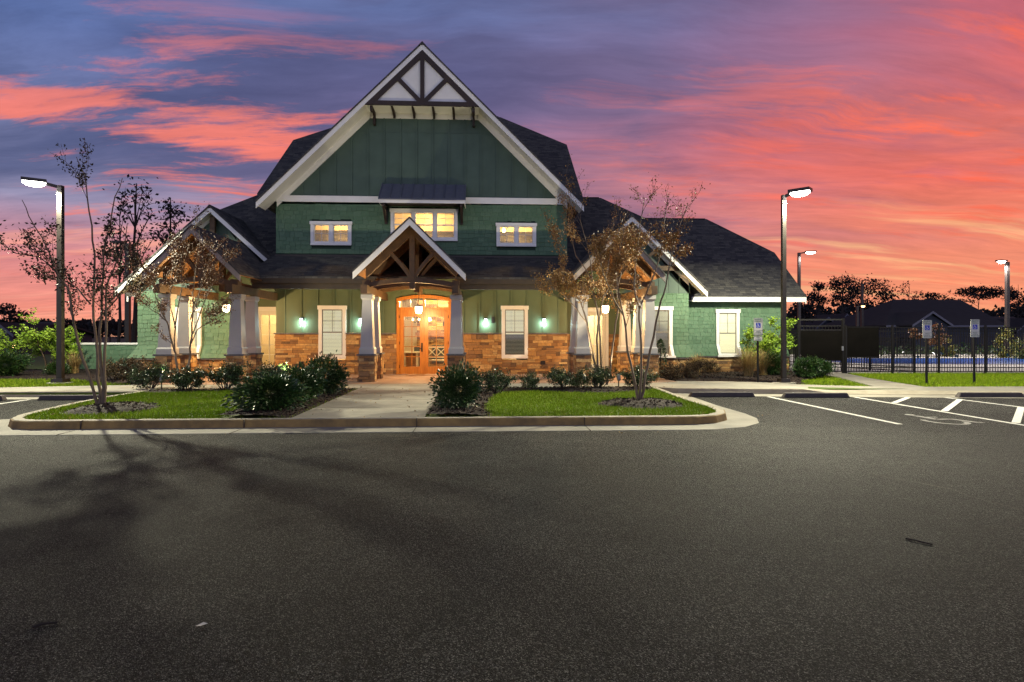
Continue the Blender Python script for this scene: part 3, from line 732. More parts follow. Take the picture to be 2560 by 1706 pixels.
# frieze under the soffit on the wall
for sgn, xe, ze in ((-1, -7.7, zr(-7.7)), (1, 3.36, zr(3.36))):
    x2 = AX + sgn * 2.02
    mb = MB(); mb.prism([(x2, zr(x2) - .21), (xe, ze - .21), (xe, ze - .50), (x2, zr(x2) - .50)], Yw - .05, Yw - .001); part(mb, 'frieze_board', 'soffit_cream')
part(MB().box(-7.75, -7.45, Yw - .062, Yw - .0015, 6.72, 6.97), 'frieze_board', 'soffit_cream')
# decorated gable top: white panels between dark timbers
zt0, zt1 = 10.13, 10.29
half = (AZ - .285 - zt0) / SL
part(MB().prism([(AX - half, zt0 + .01), (AX + half, zt0 + .01), (AX, AZ - .29)], Yg + .07, Yg + .12), 'gable_panel', 'trim_white')
part(MB().box(AX - half + .02, AX + half - .02, Yg + .12, Yw - .002, 10.15, 10.19), 'soffit', 'soffit_cream')
part(MB().box(AX - half + .05, AX + half - .05, Yw - .05, Yw - .001, 9.95, 10.148), 'frieze_board', 'soffit_cream')
y0, y1 = Yg + .0, Yg + .069
zz = AZ - .29
tr = MB()
tr.prism([(AX - half, zt0), (AX + half, zt0), (AX + half - .16, zt1), (AX - half + .16, zt1)], y0, y1)
dv = .26
hin = (zz - dv - zt1) / SL
tr.prism([(AX, zz), (AX - half + .001, zt0 + .001), (AX - hin, zt1), (AX, zz - dv)], y0 + .002, y1); tr.prism([(AX, zz), (AX, zz - dv), (AX + hin, zt1), (AX + half - .001, zt0 + .001)], y0 + .002, y1)
tr.box(AX - .075, AX + .075, y0 - .004, y1, zt1 - .001, zz - .15)
for sg in (-1, 1):
    a = (AX + sg * .02, zt1 - .02); q = .98; L = 1.13
    p0 = Vector((AX + sg * .05, zt1 - .03)); d = Vector((sg * .70, .714)); nn = Vector((-d.y, d.x)) * .075
    tr.prism([tuple(p0 - nn), tuple(p0 + nn), tuple(p0 + nn + d * 1.42), tuple(p0 - nn + d * 1.42)], y0 + .004, y1 - .002)
part(tr, 'gable_truss', 'timber_dark')
for i, u in enumerate((923, 981, 1034.6, 1087, 1140, 1196)):
    x = -2.15 + (i - 2.5) * .755; lg = i in (0, 5)
    b = MB(); y = Yg + .12
    b.prism([(x - .04, 10.148), (x + .04, 10.148), (x + .04, 9.94), (x - .04, 9.94)], Yw - .16, Yw - .051)
    pts = [(y, 10.147), (Yw - .16, 10.147), (Yw - .16, 9.98), (y + .45, 10.06)]
    b.add([(x - .04, p, q) for p, q in pts] + [(x + .04, p, q) for p, q in pts], [(0, 1, 2, 3), (7, 6, 5, 4), (0, 3, 7, 4), (3, 2, 6, 7), (2, 1, 5, 6), (1, 0, 4, 5)])
    if lg: b.box(x - .042, x + .042, Yw - .2, Yw - .0012, 9.66, 9.941); b.box(x - .042, x + .042, Yg + .1, Yg + .3, 9.95, 10.12)
    part(b, 'corbel', 'timber_dark')

# main cross roof with clipped ends
def clipped_roof(name, xl, xr, rl, rr, ry, rz, ey, ez, hz, back=None, gable_l=True, gable_r=True):
    """ridge along x from rl to rr at (ry, rz); front eave (ey, ez); clipped (half-hip) ends at xl / xr starting at height hz"""
    sl = (rz - ez) / (ry - ey); hy = ry - (rz - hz) / sl; by = 2 * ry - ey; hb = 2 * ry - hy
    mb = MB(); t = .1
    front = [(xl, ey, ez), (xr, ey, ez)]
    if back: kz = ez + sl * (back[2] - ey); front = [(xl, ey, ez), (back[0], ey, ez), (back[0], back[2], kz), (back[1], back[2], kz), (back[1], ey, ez), (xr, ey, ez)]
    front += [(xr, hy, hz), (rr, ry, rz)] if gable_r else [(xr, ry, rz)]
    front += [(rl, ry, rz), (xl, hy, hz)] if gable_l else [(xl, ry, rz)]
    mb.slab(front, t); mb.slab([(x, 2 * ry - y, z) for x, y, z in front if True], t)
    if gable_r: mb.slab([(rr, ry, rz), (xr, hy, hz), (xr, hb, hz)], t)
    if gable_l: mb.slab([(rl, ry, rz), (xl, hb, hz), (xl, hy, hz)], t)
    mb.bar((rl + .1, ry, rz + .0), (rr - .1, ry, rz + .0), .16, .03)
    return part(mb, name, 'roof_shingle', uv=True)
clipped_roof('cross_roof', -8.3, 3.91, -5.35, .99, 29.9, 12.52, 22.78, 6.93, 10.31, back=(XL - .01, XR + .01, 23.42))
clipped_roof('cross_roof', -11.6, 7.3, -10.05, 5.655, 28, 8.12, 23.0, 4.22, 6.9)
for xa, xb in ((XR, 7.0), (-11.3, XL)): part(MB().box(xa, xb, 27.0, 31.5, .2, 4.6), 'rear_wall', 'siding_green')
clipped_roof('wing_roof', 3.0, 13.42, 4.0, 11.21, 29.25, 7.42, 24.05, 3.26, 5.43, gable_l=False)
clipped_roof('wing_roof', -13.76, -7.0, -11.5, -8.0, 29.25, 7.42, 24.05, 3.26, 5.55, gable_r=False)
# wing eave boards
part(MB().box(8.6, 13.40, 24.03, 24.07, 3.02, 3.215), 'fascia', 'trim_white')
part(MB().box(8.2, 13.36, 24.072, 24.6, 3.05, 3.08), 'soffit', 'soffit_cream')
for xx in (13.36, -13.72): part(MB().slab([(xx, 24.05, 3.16), (xx + .05, 24.05, 3.16), (xx + .05, 26.75, 5.33), (xx, 26.75, 5.33)], .2), 'rake_board', 'trim_white')

# wing gables
WG = [(-9.987, 6.464, -13.37, -7.24, 3.37, 3.95), (5.80, 6.285, 3.41, 8.745, 3.945, 3.402)]
for ax, az, xl, xr, zl, zr_ in WG:
    gable_roof('wing_gable_roof', ax, az, xl, xr, zl, zr_, 22.67, 29.0, sy1=Yw, drop=.16, st=.05)
    barges(ax, az - .02, xl, xr, zl - .02, zr_ - .02, 22.7, .25)
# wing gable walls: flared shingle wall, batten gable with timber truss
def wing_wall(x0, x1, ax, az, sl, seed, win, low_x0, low_x1, flare_l, flare_r):
    flare = lambda z: Yw + .02 - max(0, (1.25 - z)) ** 1.0 * .58
    inside = lambda x, z: z < az - sl * abs(x - ax) - .22
    mb = MB()
    for (fx0, fx1) in ((low_x0, win[0] + .02), (win[1] - .02, low_x1)):
        z = .80
        r = random.Random(seed)
        # three flared courses
        for k in range(3):
            zt = z + .165; x = fx0 - .1
            while x < fx1 - .02:
                wd = r.choice((.17, .21, .25, .3)); a, b = max(x, fx0), min(x + wd - .007, fx1); x += wd
                if b - a < .04: continue
                ea = lambda xx, zz: xx + ((-1 if fx0 == low_x0 and flare_l and xx < fx0 + .02 else (1 if fx1 == low_x1 and flare_r and xx > fx1 - .02 else 0)) * max(0, 1.25 - zz) * .55)
                yb, yt = flare(z), flare(zt); zb = z - (r.choice((0, .015, .03)) if k else 0)
                mb.hexa([(ea(a, zb), yb - .03, zb), (ea(b, zb), yb - .03, zb), (ea(b, zb), yb + .03, zb), (ea(a, zb), yb + .03, zb), (ea(a, zt), yt - .012, zt), (ea(b, zt), yt - .012, zt), (ea(b, zt), yt + .03, zt), (ea(a, zt), yt + .03, zt)])
            z += .165
    shingles(mb, low_x0, low_x1, 1.29, 3.3, lambda z: Yw + .02, seed, inside=inside, holes=[(win[0] + .03, win[1] - .03, .7, win[3] - .02)])
    part(mb, 'shingle_wall', 'shingle_green')
    bkm = MB(); bkm.box(low_x0, low_x1, Yw + .02, Yw + .2, .6, 2.7)
    bkm.prism([(low_x0, 2.7), (low_x1, 2.7), (low_x1, min(3.3, az - sl * abs(low_x1 - ax) - .2)), (low_x0, min(3.3, az - sl * abs(low_x0 - ax) - .2))], Yw + .021, Yw + .2)
    for ba, bb_ in ((low_x0, win[0] + .02), (win[1] - .02, low_x1)): bkm.add([(ba - (.25 if ba == low_x0 else 0) * flare_l, flare(.78) + .03, .78), (bb_ + (.25 if bb_ == low_x1 else 0) * flare_r, flare(.78) + .03, .78), (bb_, Yw + .03, 1.27), (ba, Yw + .03, 1.27)], [(0, 1, 2, 3)])
    part(bkm, 'wall_sheathing', 'shingle_backing')
    part(MB().box(low_x0 - .27 * flare_l, low_x1 + .27 * flare_r, flare(.78) - .02, Yw + .1, .745, .778), 'stone_cap', 'capstone')
    st = MB(); stones(st, (low_x0 - .12 * flare_l, Yw - .16), (1, 0), (0, -1), low_x1 - low_x0 + .12 * flare_l + .12 * flare_r, .13, .745, seed + 5, .03)
    part(st, 'stone_base', 'stone')
    part(MB().box(low_x0 - .12 * flare_l, low_x1 + .12 * flare_r, Yw - .165, Yw + .1, .05, .744), 'stone_mortar', 'mortar')
    # gable field
    g = MB(); zb = 3.30
    xa, xb = max(x0, ax - (az - zb - .2) / sl), min(x1, ax + (az - zb - .2) / sl)
    g.prism([(xa, zb), (xb, zb), (ax, az - .2)], Yw + .005, Yw + .2)
    x = ax - 2.4
    while x < ax + 2.5:
        zt = az - sl * abs(x - ax) - .3
        if zt > zb + .1: g.box(x - .022, x + .022, Yw - .014, Yw + .005, zb + .002, zt)
        x += .40
    part(g, 'gable_wall', 'siding_green')
    t = MB(); t.box(ax - .09, ax + .09, Yw - .30, Yw - .16, 3.6, az - .35)
    for sg in (-1, 1): t.bar((ax + sg * .1, Yw - .23, 4.25), (ax + sg * 1.05, Yw - .23, az - sl * 1.05 - .28), .12, .15, (0, 1, 0))
    t.bar((ax - 1.9, Yw - .23, 4.25), (ax + 1.9, Yw - .23, 4.25), .14, .18)
    part(t, 'gable_truss', 'timber')
    # frieze along the rake
    for xe in (x0 if x0 > ax - 3.4 else ax - 3.4, x1):
        ze = az - sl * abs(xe - ax)
        f = MB(); f.prism([(ax, az - .21), (xe, ze - .21), (xe, ze - .36), (ax, az - .36)], Yw - .03, Yw - .001); part(f, 'frieze_board', 'soffit_cream')
WIN_L = (-11.43, -10.49, .78, 2.70); WIN_R = (6.46, 7.50, .78, 2.78)
wing_wall(-12.84, -7.75, -9.987, 6.464, .915, 21, WIN_L, -12.84, -9.05, 1, 0)
wing_wall(3.366, 8.17, 5.80, 6.285, .979, 22, WIN_R, 5.75, 8.17, 0, 1)
# side return of the left wing and right wing volumes
for xx, yy in ((-12.83, Yw + .2), (12.6, 24.7)):
    mb = MB(); mb.box(xx, xx + .19, yy, 34, .1, 3.2)
    mb.add([(xx, 24.8, 3.201), (xx + .19, 24.8, 3.201), (xx + .19, 34, 3.201), (xx, 34, 3.201), (xx, 26.9, 5.2), (xx + .19, 26.9, 5.2), (xx + .19, 31.6, 5.2), (xx, 31.6, 5.2)], [(4, 5, 6, 7), (1, 0, 4, 5), (2, 1, 5, 6), (3, 2, 6, 7), (0, 3, 7, 4)])
    part(mb, 'rear_wall', 'siding_green')
# right wing front (set back), shingled with flare
fl2 = lambda z: 24.52 - max(0, 1.25 - z) * .58
W2 = (9.771, 10.758, .76, 2.73)
mb = MB()
r = random.Random(5)
for fx0, fx1 in ((8.2, W2[0] + .02), (W2[1] - .02, 12.8)):
    z = .80
    for k in range(3):
        zt = z + .165; x = fx0 - .1
        while x < fx1 - .02:
            wd = r.choice((.17, .21, .25, .3)); a, b = max(x, fx0), min(x + wd - .007, fx1); x += wd
            if b - a < .04: continue
            yb, yt = fl2(z), fl2(zt); zb = z - (r.choice((0, .015, .03)) if k else 0)
            mb.hexa([(a, yb - .03, zb), (b, yb - .03, zb), (b, yb + .03, zb), (a, yb + .03, zb), (a, yt - .012, zt), (b, yt - .012, zt), (b, yt + .03, zt), (a, yt + .03, zt)])
        z += .165
shingles(mb, 8.17, 12.8, 1.29, 3.08, lambda z: 24.52, 31, holes=[(W2[0] + .03, W2[1] - .03, .7, W2[3] - .02)])
part(mb, 'shingle_wall', 'shingle_green')
bkm = MB(); bkm.box(8.17, 12.8, 24.52, 24.7, .1, 3.1); [bkm.add([(ba, fl2(.78) + .03, .78), (bb_, fl2(.78) + .03, .78), (bb_, 24.53, 1.27), (ba, 24.53, 1.27)], [(0, 1, 2, 3)]) for ba, bb_ in ((8.2, W2[0] + .02), (W2[1] - .02, 12.8))]
part(bkm, 'wall_sheathing', 'shingle_backing')
part(MB().box(8.3, 12.85, fl2(.78) - .02, 24.5, .745, .778), 'stone_cap', 'capstone')
mb = MB(); stones(mb, (8.29, 24.32), (1, 0), (0, -1), 4.5, .1, .745, 33, .03); part(mb, 'stone_base', 'stone')
part(MB().box(8.29, 12.8, 24.315, 24.5, .05, .744), 'stone_mortar', 'mortar')

# alcoves between the tall block and the wings: wall, stone, glazed door
def alcove(x0, x1, dx0, dx1, seed, side_stone):
    y = 24.4; d = (dx0, dx1, .15, 2.62)
    mb = MB(); wall_cells(mb, x0, x1, .15, 4.4, y, y + .15, [d])
    x = x0 + .2
    while x < x1:
        if not (dx0 - .15 < x < dx1 + .15): mb.box(x - .024, x + .024, y - .02, y, 1.75, 3.55)
        x += .5
    part(mb, 'batten_wall', 'siding_warm_lit')
    for a, b in ((x0, dx0 - .13), (dx1 + .13, x1)):
        if b - a > .06: part(stones(MB(), (a, y - .01), (1, 0), (0, -1), b - a, .16, 1.70, seed, .03), 'stone_wainscot', 'stone')
    return d
AL = alcove(-9.05, XL, -8.86, -7.98, 51, 0)
AR = alcove(XR, 5.75, 4.22, 5.12, 52, 1)
for xa in (-9.1, 5.75): part(MB().box(xa, xa + .05, Yw + .02, 24.4, .15, 3.4), 'side_wall', 'siding_green')

# ---- windows
def window_unit(x0, x1, z0, z1, Y, kind, lit, n=1, wedge=0):
    """white cased window on the wall face Y; parts: frame > sashes, panes, blinds"""
    f = MB(); y0, y1 = Y - .075, Y + .03; cs = .115
    rects = sash_rects(x0, x1, z0, z1, n, kind) if kind != 'single' else [(x0 + .13, x1 - .13, z0 + .14, z1 - .15)]
    head = z1 - rects[0][3]; sill = rects[0][2] - z0
    f.box(x0 - .03, x1 + .03, y0 - .02, y1, z1 - head * .98, z1); f.box(x0 - (.04 if wedge else 0), x1 + (.04 if wedge else 0), y0 - (.03 if not wedge else .28), y1, z0, z0 + sill * .55)
    f.box(x0 + .001, x1 - .001, y0 + .004, y1, z0 + sill * .55, z0 + sill)
    xs = [x0] + [v for r_ in rects for v in r_[:2]] + [x1]
    for i in range(0, len(xs), 2): f.box(xs[i], xs[i + 1], y0, y1, z0 + sill, z1 - head)
    if wedge:
        for xa, xb in ((x0 + .002, x0 + .12), (x1 - .12, x1 - .002)):
            f.hexa([(xa, y0 - .25, z0 + sill * .5), (xb, y0 - .25, z0 + sill * .5), (xb, y0, z0 + sill * .5), (xa, y0, z0 + sill * .5), (xa, y0 - .004, 1.28), (xb, y0 - .004, 1.28), (xb, y0, 1.28), (xa, y0, 1.28)])
    fr = part(f, 'window', 'trim_white')
    for a, b, c, d in rects:
        s = MB(); k = .032; ys, ye = Y - .045, Y - .01
        s.box(a, a + k, ys, ye, c, d); s.box(b - k, b, ys, ye, c, d); s.box(a + k, b - k, ys, ye, c, c + k); s.box(a + k, b - k, ys, ye, d - k, d)
        mx = (a + b) / 2; mz = (c + d) / 2
        if kind == 'small':
            s.box(mx - .007, mx + .007, ys + .01, ye - .005, c + k, d - k); s.box(a + k, b - k, ys + .011, ye - .006, mz - .007, mz + .007)
        else:
            s.box(a + k, b - k, ys - .006, ye, mz - .022, mz + .022)
            s.box(mx - .008, mx + .008, ys + .01, ye - .005, mz + .022, d - k); q = (mz + d) / 2; s.box(a + k, b - k, ys + .011, ye - .006, q - .008, q + .008)
        s.build('sash', 'trim_white' if kind == 'small' or kind == 'hung' else 'sash_backlit', fr)
        MB().box(a + k, b - k, Y - .024, Y - .020, c + k, d - k).build('pane', 'window_glass', fr)
        if lit:
            bl = MB(); z = c + .02; zs_ = mz - .10 if lit == 3 else c
            if lit == 3:
                b2 = MB()
                while z < zs_: b2.box(a + .012, b - .012, Y - .016, Y - .004, z, z + .020); z += .052
                b2.build('blind', 'blind_dim', fr); MB().box(a + .005, b - .005, Y + .001, Y + .006, c, zs_).build('blind_backing', 'blind_back_dim', fr)
            while z < d - .03: bl.box(a + .012, b - .012, Y - .016, Y - .004, z, z + .043); z += .052
            bl.build('blind', 'blind_lit' if lit != 2 else 'blind_dim', fr)
            MB().box(a + .005, b - .005, Y + .001, Y + .006, zs_, d).build('blind_backing', 'blind_back' if lit != 2 else 'blind_back_dim', fr)
    return fr
for u in UPW: window_unit(u[0], u[1], u[2], u[3], Yw, u[5], 0, u[4])
window_unit(-6.145, -5.116, .757, 2.779, Yw - .02, 'single', 1)
window_unit(.81, 1.828, .757, 2.79, Yw - .02, 'single', 3)
window_unit(*WIN_L, Yw - .03, 'single', 1, wedge=1); window_unit(*WIN_R, Yw - .03, 'single', 2, wedge=1)
window_unit(*W2, 24.49, 'single', 1, wedge=1)

# attic room behind the upper windows
ar = MB(); X0, X1, Y0_, Y1_, z0, z1 = -7.5, 3.1, Yw + .205, 25.3, 4.75, 6.72
ar.add([(X0, Y0_, z0), (X1, Y0_, z0), (X1, Y1_, z0), (X0, Y1_, z0), (X0, Y0_, z1), (X1, Y0_, z1), (X1, Y1_, z1), (X0, Y1_, z1)], [(0, 1, 2, 3), (7, 6, 5, 4), (3, 2, 6, 7), (0, 3, 7, 4), (1, 5, 6, 2)])
part(ar, 'attic_room', 'room_cream')
def lamp(name, typ, loc, power, color, parent=None, radius=.05, rot=None, size=None, blend=None):
    l = bpy.data.lights.new(name, typ); o = bpy.data.objects.new(name, l); l.energy = power; l.color = color
    if typ in ('POINT', 'SPOT'): l.shadow_soft_size = radius
    if size and typ == 'SPOT': l.spot_size = size; l.spot_blend = blend or .2
    link(o, parent); off = OFF.get(parent.name, Vector()) if parent else Vector()
    o.location = Vector(loc) - off
    if rot: o.rotation_euler = rot
    return o
WARM = (1, .70, .36)
for x in (-5.6, -2.1, 1.4): lamp('room_light', 'POINT', (x, 24.3, 6.35), P_ROOM * .62, (1, .60, .22), house, .15)
bb = MB(); bx, bz = at(1260, 577, 24.6); bb.lathe(bx, 24.6, [(.02, bz - .07), (.06, bz - .04), (.065, bz), (.04, bz + .06), (.02, bz + .1)], 10); part(bb, 'ceiling_bulb', 'bulb_glow')

# ---- awning over the centre window
aw = MB(); ax0, ax1 = -3.77, -.55
aw.slab([(ax0, 22.3, 6.70), (ax1, 22.3, 6.70), (ax1 + .0, Yw - .01, 7.45), (ax0 + .0, Yw - .01, 7.45)], .04)
for i in range(9):
    x = ax0 + .02 + (ax1 - ax0 - .04) * i / 8; aw.bar((x, 22.3, 6.715), (x, Yw - .02, 7.462), .03, .03)
awn = part(aw, 'awning', 'metal_roof')
MB().box(ax0 + .02, ax1 - .02, 22.33, 22.37, 6.54, 6.655).box(ax0 + .02, ax0 + .06, 22.37, Yw - .001, 6.54, 6.66).box(ax1 - .06, ax1 - .02, 22.37, Yw - .001, 6.54, 6.66).build('fascia', 'trim_white', awn)
MB().box(ax0 + .06, ax1 - .06, 22.37, Yw - .002, 6.60, 6.63).build('soffit', 'timber_dark', awn)
for x in (-3.60, -.72):
    b = MB(); b.box(x - .05, x + .05, Yw - .12, Yw - .03, 5.9, 6.54); b.box(x - .049, x + .049, 22.42, Yw - .12, 6.44, 6.541)
    b.bar((x, Yw - .1, 5.98), (x, 22.5, 6.48), .09, .09); b.build('bracket', 'timber_dark', awn)

# ---- porch shed roof
mb = MB(); mb.slab([(-7.9, 20.65, 3.66), (3.5, 20.65, 3.66), (3.5, Yw - .02, 4.66), (-7.9, Yw - .02, 4.66)], .08); part(mb, 'porch_roof', 'roof_shingle', uv=True)
for xa, xb in ((-7.75, -3.6), (-.8, 3.35)):
    part(MB().box(xa, xb, 20.66, 20.72, 3.42, 3.585), 'fascia', 'beam_brown'); part(MB().box(xa, xb, 20.78, 20.98, 3.24, 3.50), 'porch_beam', 'beam_brown')
    part(MB().box(xa + .02, xb - .02, 20.98, Yw - .025, 3.50, 3.54), 'porch_ceiling', 'soffit_cream')

# ---- gabled porches with timber trusses
def porch(ax, az, xl, xr, zl, zr_, pl, prr, bmat, y_back, arch, tmat):
    sl = (az - zl) / (ax - xl)
    mb = MB(); y0 = Yb - .03
    mb.slab([(ax, y0, az), (ax, y_back, az), (xl, y_back, zl), (xl, y0, zl)], .06); mb.slab([(ax, y0, az), (xr, y0, zr_), (xr, y_back, zr_), (ax, y_back, az)], .06)
    part(mb, 'porch_gable_roof', 'roof_shingle', uv=True)
    s = MB(); s.slab([(ax, Yb + .06, az - .065), (ax, y_back, az - .065), (xl + .03, y_back, zl - .04), (xl + .03, Yb + .06, zl - .04)], .04)
    s.slab([(ax, Yb + .06, az - .065), (xr - .03, Yb + .06, zr_ - .04), (xr - .03, y_back, zr_ - .04), (ax, y_back, az - .065)], .04)
    part(s, 'roof_deck', 'ceiling_wood')
    barges(ax, az - .02, xl, xr, zl - .02, zr_ - .02, Yb, .25, bmat)
    cxl, cxr = pl, prr        # centres of the supporting columns
    # side beams running back to the house
    for c in (cxl, cxr):
        b = MB(); b.box(c - .10, c + .10, Yb + .25, Yw - .03, 2.965, 3.24); part(b, 'porch_beam', tmat)
        b = MB(); b.box(c - .12, c + .12, Yp - .02, Yp + .30, 3.24, 3.42); part(b, 'truss_block', tmat)
    ys = [Yp + .02, Yp + 1.35, Yp + 2.6] if arch else [Yp + .02, Yp + 1.5]
    for k, y in enumerate(ys):
        t = MB(); ya, yb = y, y + .15
        top = lambda x: az - .14 - sl * abs(x - ax)
        dv = .30
        for sg, cc in ((-1, cxl), (1, cxr)):
            e = cc + sg * .02
            t.prism([(ax, top(ax)), (e, top(e)), (e, max(top(e) - dv, 3.243)), (ax, top(ax) - dv)], ya, yb)
        hw = (cxr - cxl) / 2; mx = (cxl + cxr) / 2; up = []; dn = []
        for i in range(15):
            x = cxl + (cxr - cxl) * i / 14; q = 1 - ((x - mx) / hw) ** 2
            up.append((x, 3.34 + .16 * q)); dn.append((x, 3.18 + .17 * q))
        t2 = up + dn[::-1]
        for i in range(14): t.prism([dn[i], dn[i + 1], up[i + 1], up[i]], ya + .004, yb - .004)
        t.box(ax - .085, ax + .085, ya - .012, yb + .012, 3.14, top(ax) - .12)
        for sg in (-1, 1):      # curved braces from king post up to the rafters
            P = []; ex = hw * .48
            for i in range(9):
                f = i / 8; x = ax + sg * (.05 + ex * f); z = 3.40 + (top(ax + sg * ex) - .20 - 3.40) * (f ** .72); P.append((x, z))
            for i in range(8):
                (xa, za), (xb, zb) = P[i], P[i + 1]; t.prism([(xa, za - .09), (xb, zb - .09), (xb, zb + .09), (xa, za + .09)], ya + .008, yb - .008)
        part(t, 'porch_truss', tmat)
porch(-2.2, 5.34, -3.945, -.465, 3.66, 3.62, -3.65, -.80, 'trim_white', Yw - .03, True, 'timber')
porch(-8.796, 5.038, -10.26, -7.348, 3.56, 3.567, -9.96, -7.78, 'timber_grey', Yw - .03, False, 'timber')
porch(4.437, 5.11, 2.92, 5.861, 3.60, 3.60, 3.35, 5.58, 'timber_grey', Yw - .03, False, 'timber')

# ---- porch columns
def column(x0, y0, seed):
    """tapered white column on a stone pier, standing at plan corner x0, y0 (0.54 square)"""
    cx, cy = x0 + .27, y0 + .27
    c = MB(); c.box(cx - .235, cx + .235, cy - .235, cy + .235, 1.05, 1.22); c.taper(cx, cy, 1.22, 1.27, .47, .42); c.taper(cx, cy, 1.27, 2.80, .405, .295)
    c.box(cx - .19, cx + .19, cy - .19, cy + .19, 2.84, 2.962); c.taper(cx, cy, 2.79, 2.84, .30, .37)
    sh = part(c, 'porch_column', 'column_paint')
    st = MB(); e = .03
    for (o, u, n) in (((x0 + e, y0 + e), (1, 0), (0, -1)), ((x0 + .54 - e, y0 + e), (0, 1), (1, 0)), ((x0 + e, y0 + .54 - e), (0, -1), (-1, 0)), ((x0 + .54 - e, y0 + .54 - e), (-1, 0), (0, 1))):
        stones(st, o, u, n, .54 - 2 * e, .16, 1.0, seed, .012); seed += 1
    st.build('stone_pier', 'stone', sh)
    MB().box(x0 + e - .002, x0 + .54 - e + .002, y0 + e - .002, y0 + .54 - e + .002, .12, .999).build('pier_core', 'mortar', sh)
    MB().box(x0 - .035, x0 + .575, y0 - .035, y0 + .575, 1.0, 1.052).build('capstone', 'capstone', sh)
sd = 100
for x0 in (-10.23, -8.05, -3.92, -1.07, 3.08, 5.31):
    for y0 in (19.4, 20.6): column(x0, y0, sd); sd += 10
column(5.22, 22.3, sd)

# ---- entrance door
dx0, dx1 = -3.206, -1.121
fz = 2.62; mid = (dx0 + dx1) / 2
fr = MB(); Yd = Yw - .01
fr.box(dx0, dx0 + .11, Yd - .08, Yd + .12, .16, 2.93); fr.box(dx1 - .11, dx1, Yd - .08, Yd + .12, .16, 2.93)
fr.box(dx0 + .11, dx1 - .11, Yd - .06, Yd + .1, fz, fz + .10)
P = 10
arc = lambda x, z: z + .14 * (1 - ((x - mid) / (mid - dx0)) ** 2)
for i in range(P):
    xa = dx0 + (dx1 - dx0) * i / P; xb = dx0 + (dx1 - dx0) * (i + 1) / P
    fr.prism([(xa, arc(xa, 2.93)), (xb, arc(xb, 2.93)), (xb, arc(xb, 3.06)), (xa, arc(xa, 3.06))], Yd - .09, Yd + .12)
fr.box(mid - .04, mid + .04, Yd - .055, Yd + .08, fz + .1, 3.06)
for x in ((dx0 + mid) / 2, (dx1 + mid) / 2): fr.box(x - .014, x + .014, Yd - .03, Yd + .03, fz + .1, 3.03)
door = part(fr, 'front_door', 'door_wood')
pane = MB(); pane.box(dx0 + .11, dx1 - .11, Yd + .0, Yd + .006, fz + .1, 3.04); pane.build('transom_pane', 'window_glass', door)
for k, (a, b) in enumerate(((dx0 + .115, mid - .003), (mid + .003, dx1 - .115))):
    lf = MB(); sw = .16; y0, y1 = Yd - .03, Yd + .03; g0, g1 = .45, fz - .26
    lf.box(a, a + sw, y0, y1, .17, fz); lf.box(b - sw, b, y0, y1, .17, fz); lf.box(a + sw, b - sw, y0, y1, .17, g0); lf.box(a + sw, b - sw, y0, y1, g1, fz)
    mx = (a + b) / 2; lf.box(mx - .014, mx + .014, y0 + .012, y1 - .012, g0, g1)
    for i in range(1, 5): z = g0 + (g1 - g0) * i / 5; lf.box(a + sw, b - sw, y0 + .013, y1 - .013, z - .012, z + .012)
    lf.build('door_leaf', 'door_wood', door)
    MB().box(a + sw, b - sw, Yd + .0, Yd + .006, g0, g1).build('door_pane', 'window_glass', door)
hd = MB(); hd.box(mid - .11, mid - .05, Yd - .05, Yd - .03, 1.02, 1.36); hd.box(mid - .19, mid - .06, Yd - .085, Yd - .065, 1.13, 1.155); hd.box(mid - .09, mid - .07, Yd - .07, Yd - .05, 1.13, 1.155); hd.lathe(mid - .08, Yd - .06, [(.018, 1.27), (.018, 1.3)], 8)
hd.build('door_handle', 'metal_black', door)
hg = MB()
for z in (.4, 1.3, 2.3):
    for x in (dx0 + .105, dx1 - .125): hg.box(x, x + .02, Yd - .092, Yd - .075, z, z + .11)
hg.build('hinges', 'metal_black', door)

def text_mesh(txt, size, loc, mat, parent=None, name='lettering', extrude=.002, rotx=90, sx=1.0, align='CENTER', bold=0):
    c = bpy.data.curves.new(name, 'FONT'); c.body = txt; c.size = size; c.extrude = extrude; c.align_x = align; c.align_y = 'CENTER'; c.offset = bold
    t = bpy.data.objects.new(name, c); col.objects.link(t)
    bpy.context.view_layer.update()
    me = bpy.data.meshes.new_from_object(t.evaluated_get(bpy.context.evaluated_depsgraph_get()))
    bpy.data.objects.remove(t); bpy.data.curves.remove(c)
    off = OFF.get(parent.name, Vector()) if parent else Vector()
    me.transform(Matrix.Translation(Vector(loc) - off) @ Matrix.Rotation(R(rotx), 4, 'X') @ Matrix.Diagonal((sx, 1, 1, 1)))
    o = bpy.data.objects.new(name, me); link(o, parent); me.materials.clear(); me.materials.append(MATS[mat]); return o
nx = dx0 + .115 + .16 + .165
plate = MB().box(nx - .16, nx + .16, Yd - .040, Yd - .034, 2.22, 2.36).build('number_plate', 'sign_face', door)
text_mesh('3800', .165, (nx, Yd - .043, 2.29), 'sign_black', door, 'house_number', sx=.82, bold=.003)

